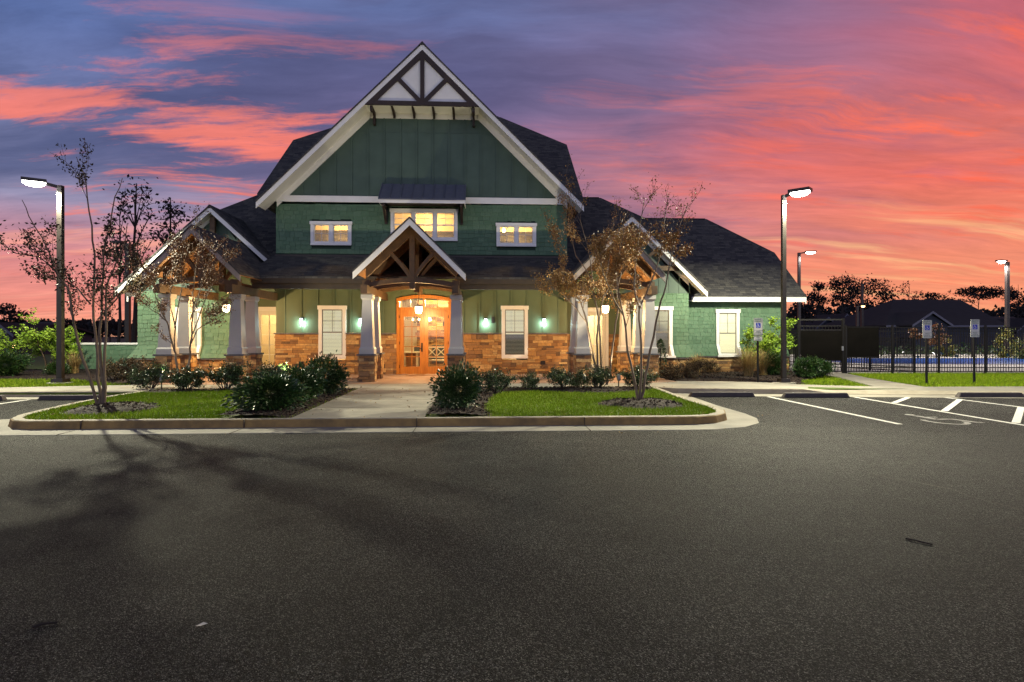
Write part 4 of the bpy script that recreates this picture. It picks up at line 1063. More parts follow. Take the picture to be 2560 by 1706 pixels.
# lobby seen through the entrance
lb = MB(); a0, a1, b0, b1 = -5.8, 1.4, Yw + .21, 28.6
lb.add([(a0, b0, .2), (a1, b0, .2), (a1, b1, .2), (a0, b1, .2), (a0, b0, 3.4), (a1, b0, 3.4), (a1, b1, 3.4), (a0, b1, 3.4)], [(7, 6, 5, 4), (3, 2, 6, 7), (0, 3, 7, 4), (1, 5, 6, 2)])
lob = part(lb, 'lobby_room', 'room_cream'); MB().add([(a0, b0, .19), (a1, b0, .19), (a1, b1, .19), (a0, b1, .19)], [(0, 1, 2, 3)]).build('lobby_floor', 'room_floor', lob)
MB().box(-3.72, -3.62, 26.2, 28.5, .2, 3.39).build('partition', 'room_cream', lob)
fp = thing('fireplace', 'stone lobby fireplace with brown timber mantel seen through the right door leaf', 'fireplace', (-1.9, 28.0, .2))
mb = MB(); stones(mb, (-2.9, 27.6), (1, 0), (0, -1), 2.3, .22, 3.35, 77, .04); mb.build('chimney_breast', 'stone', fp)
MB().box(-2.9, -.6, 27.61, 28.5, .21, 3.37).build('chimney_core', 'mortar', fp)
MB().box(-2.95, -.55, 27.3, 27.54, 1.62, 1.78).build('mantel', 'furniture_brown', fp); MB().box(-2.2, -1.3, 27.5, 27.54, .4, 1.2).build('firebox', 'charcoal', fp)
wr = MB(); wr.tube([(-1.5 + .17 * math.cos(R(t)), 27.46, 2.18 + .17 * math.sin(R(t))) for t in range(0, 361, 20)], .05, 6); tag(wr.build('wreath', 'leaf_silhouette'), 'dark round wreath hanging on the lobby chimney above the mantel', 'wreath')
bt = thing('bench', 'cream wooden lobby bench with lattice back behind the right door leaf', 'bench', (-1.7, 25.2, .2))
b = MB(); b.box(-2.25, -1.1, 24.95, 25.45, .58, .64); b.build('seat', 'furniture_cream', bt)
b = MB(); b.box(-2.25, -1.1, 25.40, 25.45, 1.12, 1.20); b.box(-2.25, -1.1, 25.40, 25.45, .70, .77)
for i in range(3):
    xa = -2.22 + i * .375; b.bar((xa, 25.425, .77), (xa + .36, 25.425, 1.12), .035, .05, (0, 1, 0)); b.bar((xa + .36, 25.43, .77), (xa, 25.43, 1.12), .035, .05, (0, 1, 0)); b.box(xa - .025, xa + .02, 25.41, 25.44, .77, 1.12)
b.build('backrest', 'furniture_cream', bt)
for x in (-2.23, -1.18):
    for y in (24.97, 25.4): MB().box(x, x + .07, y, y + .05, .2, .58).build('leg', 'furniture_cream', bt)
tb = thing('console_table', 'cream console table standing behind the left door leaf', 'table', (-2.95, 25.0, .2))
MB().box(-3.2, -2.55, 24.8, 25.3, .92, .98).build('tabletop', 'furniture_cream', tb)
for x in (-3.17, -2.65):
    for y in (24.83, 25.2): MB().box(x, x + .06, y, y + .06, .2, .92).build('leg', 'furniture_cream', tb)
MB().box(-3.1, -2.66, 25.18, 25.2, .3, .92).build('table_back', 'furniture_brown', tb)
tag(MB().box(-2.9, -2.45, 25.8, 26.5, .2, .75).box(-2.9, -2.45, 26.4, 26.5, .75, 1.15).build('armchair', 'charcoal'), 'dark upholstered armchair deep inside the lobby', 'chair')
iw = thing('inner_window', 'white framed dark paned window on the lobby partition', 'mirror', (-3.6, 26.9, 1.2))  # interior window with dark panes, set on the partition
MB().box(-3.62, -3.59, 26.5, 27.3, 1.15, 2.3).build('inner_window_frame', 'trim_white', iw)
for z in (1.2, 1.57, 1.94): MB().box(-3.589, -3.583, 26.56, 27.24, z, z + .32).build('inner_window_pane', 'charcoal', iw)
ch = thing('chandelier', 'small lobby chandelier with five glowing bulbs', 'chandelier', (-2.7, 25.9, 2.6))
c = MB(); c.tube([(-2.7, 25.9, 3.39), (-2.7, 25.9, 2.25)], .012)
for i in range(5): t = i * 2 * math.pi / 5; c.tube([(-2.7, 25.9, 2.27), (-2.7 + .14 * math.cos(t), 25.9 + .14 * math.sin(t), 2.19), (-2.7 + .25 * math.cos(t), 25.9 + .25 * math.sin(t), 2.27)], .01)
c.build('chandelier_frame', 'metal_black', ch)
for i in range(5):
    t = i * 2 * math.pi / 5; MB().lathe(-2.7 + .25 * math.cos(t), 25.9 + .25 * math.sin(t), [(.012, 2.28), (.025, 2.31), (.02, 2.35), (.004, 2.38)], 8).build('bulb', 'bulb_glow', ch)
for x, y in ((-2.6, 24.6), (-1.6, 26.4), (-4.6, 27)): lamp('room_light', 'POINT', (x, y, 3.1), P_ROOM * 1.5, WARM, house, .12)

# glazed side doors in the alcoves
def side_door(d, glow, seed):
    x0, x1, z0, z1 = d; y = 24.4
    f = MB(); f.box(x0 - .12, x0, y - .05, y + .1, z0 + .01, z1); f.box(x1, x1 + .12, y - .05, y + .1, z0 + .01, z1); f.box(x0 - .12, x1 + .12, y - .055, y + .1, z1, z1 + .16)
    dr = part(f, 'side_door', 'trim_white')
    l = MB(); s = .12; y0, y1 = y + .0, y + .05; g0, g1 = .48, z1 - .16
    l.box(x0, x0 + s, y0, y1, z0 + .02, z1); l.box(x1 - s, x1, y0, y1, z0 + .02, z1); l.box(x0 + s, x1 - s, y0, y1, z0 + .02, g0); l.box(x0 + s, x1 - s, y0, y1, g1, z1)
    mx = (x0 + x1) / 2; l.box(mx - .014, mx + .014, y0 + .01, y1 - .01, g0, g1)
    for i in range(1, 5): z = g0 + (g1 - g0) * i / 5; l.box(x0 + s, x1 - s, y0 + .011, y1 - .011, z - .012, z + .012)
    l.build('door_leaf', 'door_white', dr)
    MB().box(x0 + s, x1 - s, y + .022, y + .027, g0, g1).build('door_pane', 'window_glass', dr)
    hm = MB().box(x0 + .03, x0 + .08, y - .03, y - .001, 1.05, 1.3); hm.build('door_handle', 'metal_black', dr)
    rm = MB(); a, b = x0 - .8, x1 + .8
    rm.add([(a, y + .16, .16), (b, y + .16, .16), (b, y + 2.2, .16), (a, y + 2.2, .16), (a, y + .16, 3.1), (b, y + .16, 3.1), (b, y + 2.2, 3.1), (a, y + 2.2, 3.1)], [(0, 1, 2, 3), (7, 6, 5, 4), (3, 2, 6, 7), (0, 3, 7, 4), (1, 5, 6, 2)])
    part(rm, 'side_room', 'room_cream')
    return dr
side_door(AL, 1, 1); side_door(AR, 1, 2)
MB().box(-8.25, -7.6, 25.5, 25.6, .17, 2.6).build('inner_door', 'furniture_brown', house)
lamp('room_light', 'POINT', (-8.5, 25.1, 2.9), P_ROOM, WARM, house, .1); lamp('room_light', 'POINT', (4.7, 25.2, 2.9), P_ROOM * 1.2, (1, .8, .55), house, .1)

tag(MB().box(-2.75, -1.6, 22.35, 22.95, .162, .178).build('doormat', 'furniture_brown'), 'brown doormat lying before the wooden entrance doors', 'doormat')

# ---- wall lamps and pendant lamps
def sconce(x, z, label):
    t = thing('wall_lamp', label, 'lamp', (x, Yw - .03, z), 'wall lamps on the green front wall')
    MB().box(x - .05, x + .05, Yw - .045, Yw - .023, z - .04, z + .12).build('back_plate', 'metal_bronze', t)
    MB().lathe(x, Yw - .13, [(.03, z + .075), (.06, z + .07), (.06, z + .085), (.02, z + .11)], 12).tube([(x, Yw - .04, z + .09), (x, Yw - .13, z + .105)], .014).build('lamp_arm', 'metal_bronze', t)
    MB().lathe(x, Yw - .13, [(.03, z - .085), (.05, z - .06), (.055, z), (.05, z + .06), (.03, z + .07)], 12).build('glass_shade', 'sconce_glass', t, smooth=True)
    lamp('lamp_light', 'POINT', (x, Yw - .15, z - .13), P_SCONCE, (.68, 1.0, .97), t, .04)
for x, l in ((-6.772, 'glowing white wall lamp on green siding left of the left blind window'), (-4.56, 'glowing white wall lamp half hidden beside the left entrance column'),
             (.195, 'glowing white wall lamp beside the small dark box right of the entrance'), (2.452, 'glowing white wall lamp on siding right of the right blind window')): sconce(x, 2.22, l)
def pendant(x, y, z, top, label):
    t = thing('pendant_lamp', label, 'lamp', (x, y, z), 'pendant lamps hanging in the porches')
    MB().tube([(x, y, top), (x, y, z + .17)], .008).lathe(x, y, [(.02, z + .13), (.125, z + .12), (.13, z + .145), (.05, z + .165), (.02, z + .18)], 14).build('lamp_rod', 'metal_bronze', t)
    MB().lathe(x, y, [(.055, z - .12), (.095, z - .105), (.115, z - .05), (.12, z + .118)], 16).build('glass_shade', 'pendant_glass', t, smooth=True)
    lamp('lamp_light', 'POINT', (x, y, z - .22), P_PEND, (1, .60, .24), t, .07)
pendant(-2.15, 21.0, 2.53, 3.45, 'bell shaped glowing lamp hanging in front of the wooden entrance doors')
pendant(-8.69, 21.0, 2.57, 3.6, 'glowing lamp hanging in the left side porch behind the bronze tree')
pendant(4.41, 21.0, 2.57, 3.6, 'glowing lamp hanging in the right side porch behind the autumn trees')

# uplights in the beds
def uplight(x, y, z, target, label, power, size=60):
    t = thing('flood_light', label, 'light', (x, y, z), 'ground flood lights in the planting beds')
    d = (Vector(target) - Vector((x, y, z + .3))).normalized(); p = Vector((x, y, z + .27))
    MB().tube([(x, y, z - .03), (x, y, z + .27)], .016).build('stake', 'metal_black', t)
    MB().tube([p - d * .10, p - d * .06, p + d * .12], [.03, .055, .06], 10).build('lamp_head', 'steel', t)
    l = lamp('flood_beam', 'SPOT', p + d * .14, power, (1, .86, .58), t, .04, d.to_track_quat('-Z', 'Y').to_euler(), R(size), .6)
uplight(-8.95, 17.35, .17, (-8.5, 18.1, 4.6), 'small flood light at the foot of the bronze tree left of the walkway', P_UP)
uplight(-5.35, 16.6, .17, (-4.6, 23, 9.5), 'small flood light behind the dark shrubs left of the walkway', P_UP * 4.2, 80)
uplight(3.95, 17.0, .17, (3.7, 17.6, 4.6), 'small flood light between the two autumn trees right of the walkway', P_UP)
uplight(2.9, 16.7, .17, (1.2, 23, 9.5), 'small added flood light, unseen among the shrubs right of the walkway', P_UP * 4.2, 80)  # added lamp with no visible fixture, brightens the right gable soffit

# ================================================================== LOT LAMPS
def lamp_post(x, y, top, pw, arm, head, label, power, lens='lot_lens', col_=(1, .95, .68), lit=True, size=168, pad=True, two=False):
    t = thing('lamp_post', label, 'lamp post', (x, y, .13), 'lamp posts of the parking lot and pool')
    MB().taper(x, y, .2, top, pw, pw * .9).build('pole', 'metal_bronze', t)
    MB().taper(x, y, .16, .29, pw * 2.3, pw * 2.15).build('pole_base', 'metal_bronze', t)
    if pad: MB().lathe(x, y, [(.36, .08), (.36, .165), (.345, .172)], 20).build('footing', 'concrete', t)
    a = Vector(arm); hx, hy = x + a.x, y + a.y; d = a.normalized(); L, Wd = head
    m = MB(); m.bar((x, y, top - .06), (hx - d.x * L * .4, hy - d.y * L * .4, top + .02), .06, .09)
    m.bar((hx - d.x * L / 2, hy - d.y * L / 2, top + .06), (hx + d.x * L / 2, hy + d.y * L / 2, top + .06), Wd, .10); m.build('lamp_head', 'metal_bronze', t)
    if lit:
        m = MB(); m.lathe(0, 0, [(.02, -.13), (.2, -.12), (.36, -.085), (.46, -.03), (.48, 0)], 20); o_ = m.build('lens', lens, t, smooth=True)
        o_.location = (hx - x, hy - y, top - .125); o_.scale = (L, Wd, 1); o_.rotation_euler.z = math.atan2(d.y, d.x)
        for v_ in o_.data.vertices: v_.co += OFF[t.name]
        lo = lamp('lamp_light', 'SPOT', (hx, hy, top - .15), power, col_, t, .13, (0, 0, 0), R(size), .06)
        # roadway optics: little light straight down, most at 60-75 degrees, thrown forward over the lot
        lo.data.use_nodes = True; q_ = NT(lo.data.node_tree); em = [n_ for n_ in q_.n if n_.type == 'EMISSION'][0]
        sp_ = q_.new('ShaderNodeSeparateXYZ'); q_.link(q_.new('ShaderNodeTexCoord').outputs['Normal'], sp_.inputs[0])
        polar = q_.ramp(q_.math('ABSOLUTE', sp_.outputs[2]), [(.12, .2), (.28, .55), (.38, .85), (.48, 1), (.62, .62), (.85, .34), (1, .30)])
        fwd = q_.ramp(q_.math('MULTIPLY_ADD', sp_.outputs[1], -.5, .5), [(.18, .33), (.48, .48), (.75, 1)])
        q_.link(q_.math('MULTIPLY', polar, fwd), em.inputs['Strength'])
    return t
lamp_post(-13.2, 19.6, 6.36, .16, (-.55, -.35), (.62, .36), 'tall bronze lamp post with bright white lamp left of the clubhouse', P_LOT)
lamp_post(9.52, 18.4, 6.06, .13, (.34, -.35), (.62, .36), 'tall bronze lamp post with bright white lamp before the right wing', P_LOT)
lamp_post(24.5, 45, 8.0, .20, (.8, -.2), (.75, .4), 'distant lit lamp post beside the right wing roof edge', P_FAR, 'far_lens', (1, .93, .9), pad=False)
lamp_post(36.7, 40, 6.75, .22, (-.6, -.2), (.7, .4), 'distant lit lamp post beyond the pool at the far right', P_FAR, 'far_lens', (1, .93, .9), pad=False)
lamp_post(39.35, 60, 6.95, .24, (.5, -.1), (.5, .35), 'distant unlit lamp post right of the gate, taller one of the pair', 0, lit=False, pad=False)
lamp_post(35.6, 55, 4.4, .20, (.5, -.1), (.35, .3), 'distant short lamp post with small amber light right of the gate', 60, 'amber_lens', (1, .55, .2), pad=False)
lamp_post(-18.2, 32, 6.4, .22, (-.5, 0), (.6, .35), 'unlit grey lamp post among the tall trees left of the clubhouse', 0, lit=False, pad=False)

# ================================================================== PLANTS
def rand_perp(d, r):
    v = Vector((r.gauss(0, 1), r.gauss(0, 1), r.gauss(0, 1))); v = v - d * v.dot(d); return v.normalized()
def branchy(mb, tips, pts, r0, r1, level, r, nb, ln, spread, up=.35):
    """tube along pts and side branches on its upper part; tips collects twig points for the leaves"""
    n = len(pts); mb.tube(pts, [r0 + (r1 - r0) * i / (n - 1) for i in range(n)], 6 if level == 0 else (5 if level == 1 else 3), cap=False)
    if level >= 2:
        for i in range(1, n):
            for k in range(3): tips.append(pts[i].lerp(pts[i - 1], r.random()))
        return
    cum = [0.0]
    for i in range(1, n): cum.append(cum[-1] + (pts[i] - pts[i - 1]).length)
    tot = cum[-1]
    for b in range(nb):
        s = tot * (r.uniform(.40, 1.0) if level == 0 else r.uniform(.2, 1.0)); i = max(j for j in range(n) if cum[j] <= s + 1e-6); i = min(i, n - 2)
        f = (s - cum[i]) / (cum[i + 1] - cum[i] + 1e-9); p = pts[i].lerp(pts[i + 1], f); d = (pts[i + 1] - pts[i]).normalized()
        dd = (d + rand_perp(d, r) * spread + Vector((0, 0, up))).normalized(); L = ln * r.uniform(.5, 1.2); q = [p]; cur = dd
        m = 5 if level == 0 else 4
        for k in range(m): cur = (cur + Vector((r.gauss(0, .16), r.gauss(0, .16), r.gauss(.03, .1)))).normalized(); q.append(q[-1] + cur * L / m)
        rr = max((r0 + (r1 - r0) * s / tot) * .5, .004)
        branchy(mb, tips, q, rr, .003, level + 1, r, 5 if level == 0 else 3, ln * .55, spread * 1.05, up)
def myrtle(label, base, stems, Y, seed, leafmat, nleaf, lsize, barkmat='bark_pale', nb=6, ln=.9, rad=.032, topfill=None, ratio=.55, group=None, name='crape_myrtle', cat='tree', thin=None):
    r = random.Random(seed); t = thing(name, label, cat, (base[0], base[1], .15), group)
    mb = MB(); tips = []
    for si, st in enumerate(stems):
        yoff = r.uniform(-.55, .55); pts = []
        for i, (u, v) in enumerate(st):
            f = i / (len(st) - 1); yy = Y + yoff * f ** 1.3; x, z = at(u, v, yy); pts.append(Vector((x, yy, z)))
        # subdivide
        P = []
        for i in range(len(pts) - 1):
            P.append(pts[i]); P.append(pts[i].lerp(pts[i + 1], .5) + Vector((r.gauss(0, .012), r.gauss(0, .02), 0)))
        P.append(pts[-1])
        rr = rad if st[0][1] > 940 else rad * .55
        branchy(mb, tips, P, rr, .006, 0, r, nb, ln, .62)
    mb.build('trunk', barkmat, t, smooth=True)
    tips = np.array([tuple(p) for p in tips]); g = np.random.default_rng(seed)
    P = tips[g.integers(0, len(tips), nleaf)] + g.normal(size=(nleaf, 3)) * .055
    P = P[P[:, 2] > 1.3]
    if thin: P = P[(P[:, 2] < thin[0]) | (g.random(len(P)) < thin[1])]
    nleaf = len(P)
    v, q = leaves(P, lsize, ratio, seed, droop=.2); np_mesh('foliage', v, q, leafmat, t)
    return t
myrtle('tall crape myrtle with sparse dark leaves at the left end of the island', (-7.82, 12.8),
    [[(244, 1012), (234, 977), (206, 895), (184, 805), (175, 738), (158, 704), (144, 685), (105, 594), (72, 541), (55, 500)], [(158, 704), (120, 660), (96, 642), (40, 634), (8, 613)],
     [(249, 1012), (244, 948), (238, 828), (233, 766), (237, 637), (230, 565), (218, 493), (208, 430), (191, 393)], [(256, 1012), (254, 924), (249, 828), (254, 733), (258, 637), (275, 565), (287, 493), (306, 446)],
     [(261, 1012), (261, 924), (266, 828), (266, 723), (282, 680), (301, 637), (318, 560)], [(227, 761), (195, 722), (167, 704), (130, 690)], [(244, 800), (297, 742), (335, 685), (350, 650)]],
    12.8, 1, 'leaf_dusk', 3400, .062, nb=6, ln=.62)
myrtle('small crape myrtle with dense bronze leaves before the left side porch', (-8.57, 17.72),
    [[(452, 966), (439, 896), (437, 879), (423, 825), (418, 805), (398, 786), (378, 775), (350, 750)], [(418, 807), (396, 759), (386, 730), (380, 690)], [(437, 877), (439, 818), (432, 789), (425, 745), (430, 680), (440, 620)],
     [(466, 966), (471, 914), (475, 870), (480, 839), (482, 789), (482, 736), (490, 670), (500, 610), (498, 570)], [(477, 861), (493, 825), (520, 808), (550, 793), (577, 777)], [(480, 839), (496, 798), (514, 748), (535, 700), (560, 650)],
     [(437, 820), (455, 720), (450, 650), (465, 590)], [(475, 800), (510, 690), (530, 640)]],
    17.72, 2, 'leaf_bronze', 8500, .058, nb=7, ln=.75, rad=.036, thin=(4.6, .3))
myrtle('crape myrtle with orange autumn leaves against the right side porch, rear one of two', (3.52, 17.08),
    [[(1505, 964), (1491, 923), (1476, 861), (1467, 807), (1451, 754), (1425, 718), (1407, 690), (1400, 640), (1390, 590)], [(1505, 962), (1494, 914), (1492, 848), (1496, 796), (1485, 745), (1480, 690), (1470, 620), (1450, 550)],
     [(1508, 962), (1503, 914), (1500, 843), (1498, 807), (1505, 754), (1515, 690), (1530, 610), (1535, 540)], [(1517, 962), (1525, 932), (1532, 861), (1539, 807), (1546, 771), (1541, 727), (1560, 660), (1575, 600)],
     [(1467, 807), (1440, 770), (1410, 740), (1385, 720)], [(1480, 700), (1440, 640), (1420, 560), (1425, 500)], [(1505, 754), (1540, 680), (1570, 630)]],
    17.08, 3, 'leaf_autumn', 13500, .060, nb=7, ln=.85, rad=.036, thin=(4.7, .13))
myrtle('orange leaved crape myrtle in the round mulch bed right on the island', (3.5, 13.11),
    [[(1594, 1006), (1591, 977), (1578, 914), (1566, 843), (1559, 789), (1551, 754), (1541, 700), (1545, 640), (1560, 570)], [(1600, 1006), (1600, 977), (1603, 896), (1601, 825), (1598, 771), (1585, 718), (1590, 640), (1600, 560), (1610, 500)],
     [(1605, 1006), (1609, 978), (1619, 914), (1634, 843), (1648, 771), (1659, 736), (1669, 690), (1680, 630), (1700, 560), (1720, 510)], [(1598, 771), (1630, 700), (1650, 640), (1660, 560), (1670, 500)], [(1559, 789), (1530, 740), (1510, 690), (1500, 640)]],
    13.11, 4, 'leaf_autumn', 9500, .052, nb=7, ln=.62, rad=.034, thin=(3.9, .13))

# ---- evergreen shrubs
def shrub_proto(seed, nl, size, mat):
    g = np.random.default_rng(seed); d = g.normal(size=(nl, 3)); d /= np.linalg.norm(d, axis=1)[:, None]
    c = g.normal(size=(12, 3)); c /= np.linalg.norm(c, axis=1)[:, None]; wt = g.uniform(.5, 1.2, 12)
    lump = np.max(np.exp(-((d[:, None, :] - c[None]) ** 2).sum(2) / .16) * wt, 1)
    rr = (.50 + .32 * lump + .05 * g.normal(size=nl)) * (1 - .75 * g.random(nl) ** 2.0)
    P = d * rr[:, None] * np.array([.64, .64, .52]); P[:, 2] += .31; P[:, 2] = np.where(P[:, 2] < .02, .02 + .16 * g.random(nl), P[:, 2])
    sp = g.random(nl) < .06; P[sp] += d[sp] * g.uniform(.02, .12, (int(sp.sum()), 1))
    return leaves(P, size, .55, seed)
def airy_proto(seed, nl, size):
    r = random.Random(seed); mb = MB(); tips = []
    for i in range(13):
        a = r.uniform(0, 6.28); tl = r.uniform(.15, 1.1); q = [Vector((.04 * math.cos(a), .04 * math.sin(a), -.06))]; d = Vector((math.cos(a) * tl, math.sin(a) * tl, 1)).normalized(); L = r.uniform(.38, .62)
        for k in range(5): d = (d + Vector((r.gauss(0, .12), r.gauss(0, .12), r.gauss(.0, .06)))).normalized(); q.append(q[-1] + d * L / 5)
        branchy(mb, tips, q, .012, .004, 0, r, 7, .26, .95, .1)
    tips = np.array([tuple(p) for p in tips]); g = np.random.default_rng(seed); P = tips[g.integers(0, len(tips), nl)] + g.normal(size=(nl, 3)) * .030
    P = P[P[:, 2] > .03]; return leaves(P, size, .52, seed), mb
SH = {}
def shrub(x, y, wd, h, label, kind='leaf_holly', var=0, name='shrub', size=.052, nl=4800, z=.15, cat='shrub', group='evergreen shrubs in the beds'):
    t = thing(name, label, cat, (x, y, z), group); key = (kind, var)
    if key not in SH:
        airy = 20 <= var < 30; s = MB(); r = random.Random(var)
        if airy: (v, q), s = airy_proto(60 + var, 3000, .05)
        else: v, q = shrub_proto(40 + var + 7 * len(SH), nl, size, kind)
        f = np_mesh('foliage', v, q, kind)
        for i in range(0 if airy else 7): a = r.uniform(0, 6.28); s.tube([(0, 0, -.05), (.12 * math.cos(a), .12 * math.sin(a), .16), (.30 * math.cos(a), .30 * math.sin(a), .40)], [.014, .010, .005], 5)
        b = s.build('stem', 'bark_dark'); SH[key] = (f.data, b.data); bpy.data.objects.remove(f); bpy.data.objects.remove(b)
    for nm, me in zip(('foliage', 'stem'), SH[key]): o = bpy.data.objects.new(nm, me); link(o, t)
    t.scale = (wd * rnd.uniform(.9, 1.12), wd * rnd.uniform(.85, 1.05), h / .76); t.rotation_euler.z = rnd.uniform(0, 6.28); return t
shrub(-4.1, 12.0, 1.75, .95, 'largest dark glossy shrub at the kerb left of the walkway', var=0)
shrub(-4.05, 13.6, 1.55, .95, 'dark glossy shrub second from the kerb left of the walkway', var=1)
shrub(-3.9, 15.35, 1.5, 1.12, 'tallest dark glossy shrub left of the walkway nearest the porch', var=2)
shrub(-5.75, 16.75, 1.23, .92, 'rounded glossy shrub between the left porch columns and the walkway shrubs', var=20)
shrub(-7.05, 17.0, 1.14, .85, 'glossy shrub before the right column pair of the left porch', var=21)
shrub(-8.05, 16.9, 1.08, .8, 'glossy shrub just right of the bronze tree stems', var=22)
shrub(-9.3, 17.4, 1.08, .9, 'glossy shrub just left of the bronze tree stems', var=20)
shrub(-10.75, 19.3, 1.32, 1.0, 'russet leaved shrub at the left corner of the left porch', 'leaf_russet', 20, size=.045)
shrub(-11.8, 20.1, 1.14, .85, 'low russet shrub left of the left porch by the lawn', 'leaf_russet', 21, size=.045)
shrub(-.42, 12.0, 1.15, 1.05, 'large round glossy shrub at the kerb right of the walkway', var=1)
shrub(.42, 15.4, 0.92, .72, 'small glossy shrub behind the large round one right of the walkway', var=21)
shrub(1.32, 16.4, 0.75, .62, 'smallest glossy shrub on the mulch right of the walkway', var=22)
shrub(2.35, 16.5, 1.15, .78, 'glossy shrub before the left column pair of the right porch', var=20)
shrub(3.25, 16.5, 1.06, .74, 'glossy shrub left of the rear autumn tree stems', var=21)
shrub(4.45, 16.75, 1.10, .78, 'glossy shrub right of the rear autumn tree stems', var=22)
shrub(6.35, 19.9, 0.90, .72, 'russet low shrub beside the right porch column', 'leaf_russet', 22, size=.045)
shrub(7.15, 20.0, 0.96, .85, 'russet shrub beneath the flared corner of the right wing', 'leaf_russet', 20, size=.045)
shrub(8.7, 22.4, 0.96, .7, 'russet shrub by the stone base between two dry grasses', 'leaf_russet', 21, size=.045)
shrub(10.6, 21.3, 1.25, 1.0, 'broad green shrub behind the right lamp post, left of the leafy tree', var=1)
shrub(11.3, 20.3, 1.15, .85, 'broad green shrub just right of the right lamp post', var=2)
shrub(12.1, 20.9, 1.25, .85, 'broad green shrub at the end of the bed by the gate path', var=0)
shrub(-16.9, 22.3, 1.7, 1.05, 'broad glossy shrub on the far left lawn edge', var=1)
shrub(-18.3, 22.8, 1.5, 1.0, 'broad glossy shrub at the left frame edge', var=2)
shrub(-15.5, 22.9, .9, .7, 'low green shrub left of the left lamp post', var=0)
# narrow upright evergreen by the right porch
t = thing('upright_shrub', 'narrow upright evergreen beside the right porch column', 'shrub', (6.35, 20.9, .16))
g = np.random.default_rng(5); nl = 1500; zz_ = g.random(nl) ** .8; a = g.random(nl) * 6.28; rr = .24 * np.sin(np.clip(zz_ * .93 + .07, 0, 1) * math.pi) ** .55 * (.6 + .4 * g.random(nl))
v, q = leaves(np.c_[6.35 + rr * np.cos(a), 20.9 + rr * np.sin(a), .2 + zz_ * 1.32], .06, .45, 5); np_mesh('foliage', v, q, 'leaf_holly', t)
MB().tube([(6.35, 20.9, .1), (6.35, 20.9, 1.2)], .02).build('stem', 'bark_dark', t)

# ---- ornamental grasses
def tuft(x, y, h, w_, label, seed, n=380):
    r = np.random.default_rng(seed); V_, Q_ = [], []; a = r.uniform(0, 6.28, n); tilt = r.uniform(.05, 1.0, n) ** .8 * w_; hh = h * r.uniform(.55, 1.1, n)
    S = 6; base = np.c_[x + r.normal(size=n) * .05, y + r.normal(size=n) * .05, np.full(n, .16)]
    prev = None; rows = []
    for k in range(S):
        f = k / (S - 1); out_ = tilt * f ** 1.7; z = hh * (f - .28 * (tilt / w_) * f ** 3); wd = .010 * (1 - f * .85)
        c = base + np.c_[np.cos(a) * out_, np.sin(a) * out_, z]; s = np.c_[-np.sin(a), np.cos(a), np.zeros(n)] * wd; rows.append((c - s, c + s))
    verts = np.concatenate([np.stack([l, r_], 1) for l, r_ in rows], 1).reshape(-1, 3)
    idx = np.arange(n)[:, None] * (2 * S); qs = [np.c_[idx + 2 * k, idx + 2 * k + 1, idx + 2 * k + 3, idx + 2 * k + 2] for k in range(S - 1)]
    t = thing('grass_tuft', label, 'ornamental grass', (x, y, .16), 'dry grass tufts in the beds'); np_mesh('blades', verts, np.concatenate(qs), 'dry_grass', t)
tuft(7.9, 21.6, .85, .6, 'thin dry grass tuft by the stone base left of the parking sign', 1); tuft(9.4, 20.6, 1.15, .75, 'largest dry grass tuft just left of the parking sign post', 2, 560)
tuft(10.2, 21.2, 1.0, .65, 'dry grass tuft right of the parking sign post', 3, 420); tuft(-15.4, 23.6, 1.0, .6, 'pale dry grass tuft left of the left lamp post', 4, 260)

# ---- small leafy trees with lime foliage
def lime_tree(x, y, h, w_, label, seed, lean=0, nlv=4600):
    r = random.Random(seed); t = thing('small_tree', label, 'small tree', (x, y, .16)); mb = MB(); tips = []
    for i in range(5):
        a = r.uniform(0, 6.28); L = h * r.uniform(.55, 1.0); q = [Vector((x, y, .1))]; d = Vector((math.cos(a) * .35 + lean, math.sin(a) * .35, 1)).normalized()
        for k in range(7): d = (d + Vector((r.gauss(0, .1) + math.cos(a) * .06, r.gauss(0, .1), r.gauss(-.02, .05)))).normalized(); q.append(q[-1] + d * L / 7)
        branchy(mb, tips, q, .03, .006, 0, r, 7, w_ * .5, 1.1, -.05)
    mb.build('trunk', 'bark_pale', t, smooth=True); tips = np.array([tuple(p) for p in tips]); g = np.random.default_rng(seed)
    P = tips[g.integers(0, len(tips), nlv)] + g.normal(size=(nlv, 3)) * .05; v, q = leaves(P, .095, .6, seed, droop=.25, flat=.45); np_mesh('foliage', v, q, 'leaf_lime', t)
lime_tree(10.9, 22.2, 2.0, 1.25, 'leafy lime green small tree behind the right lamp post', 8, .04); lime_tree(-17.5, 25.2, 2.2, 1.5, 'leafy lime green small tree at the left end of the low green wall', 9, .05, 6200)
lime_tree(-20.6, 25.8, 2.2, 1.2, 'leafy lime green small tree cut by the left frame edge', 10)

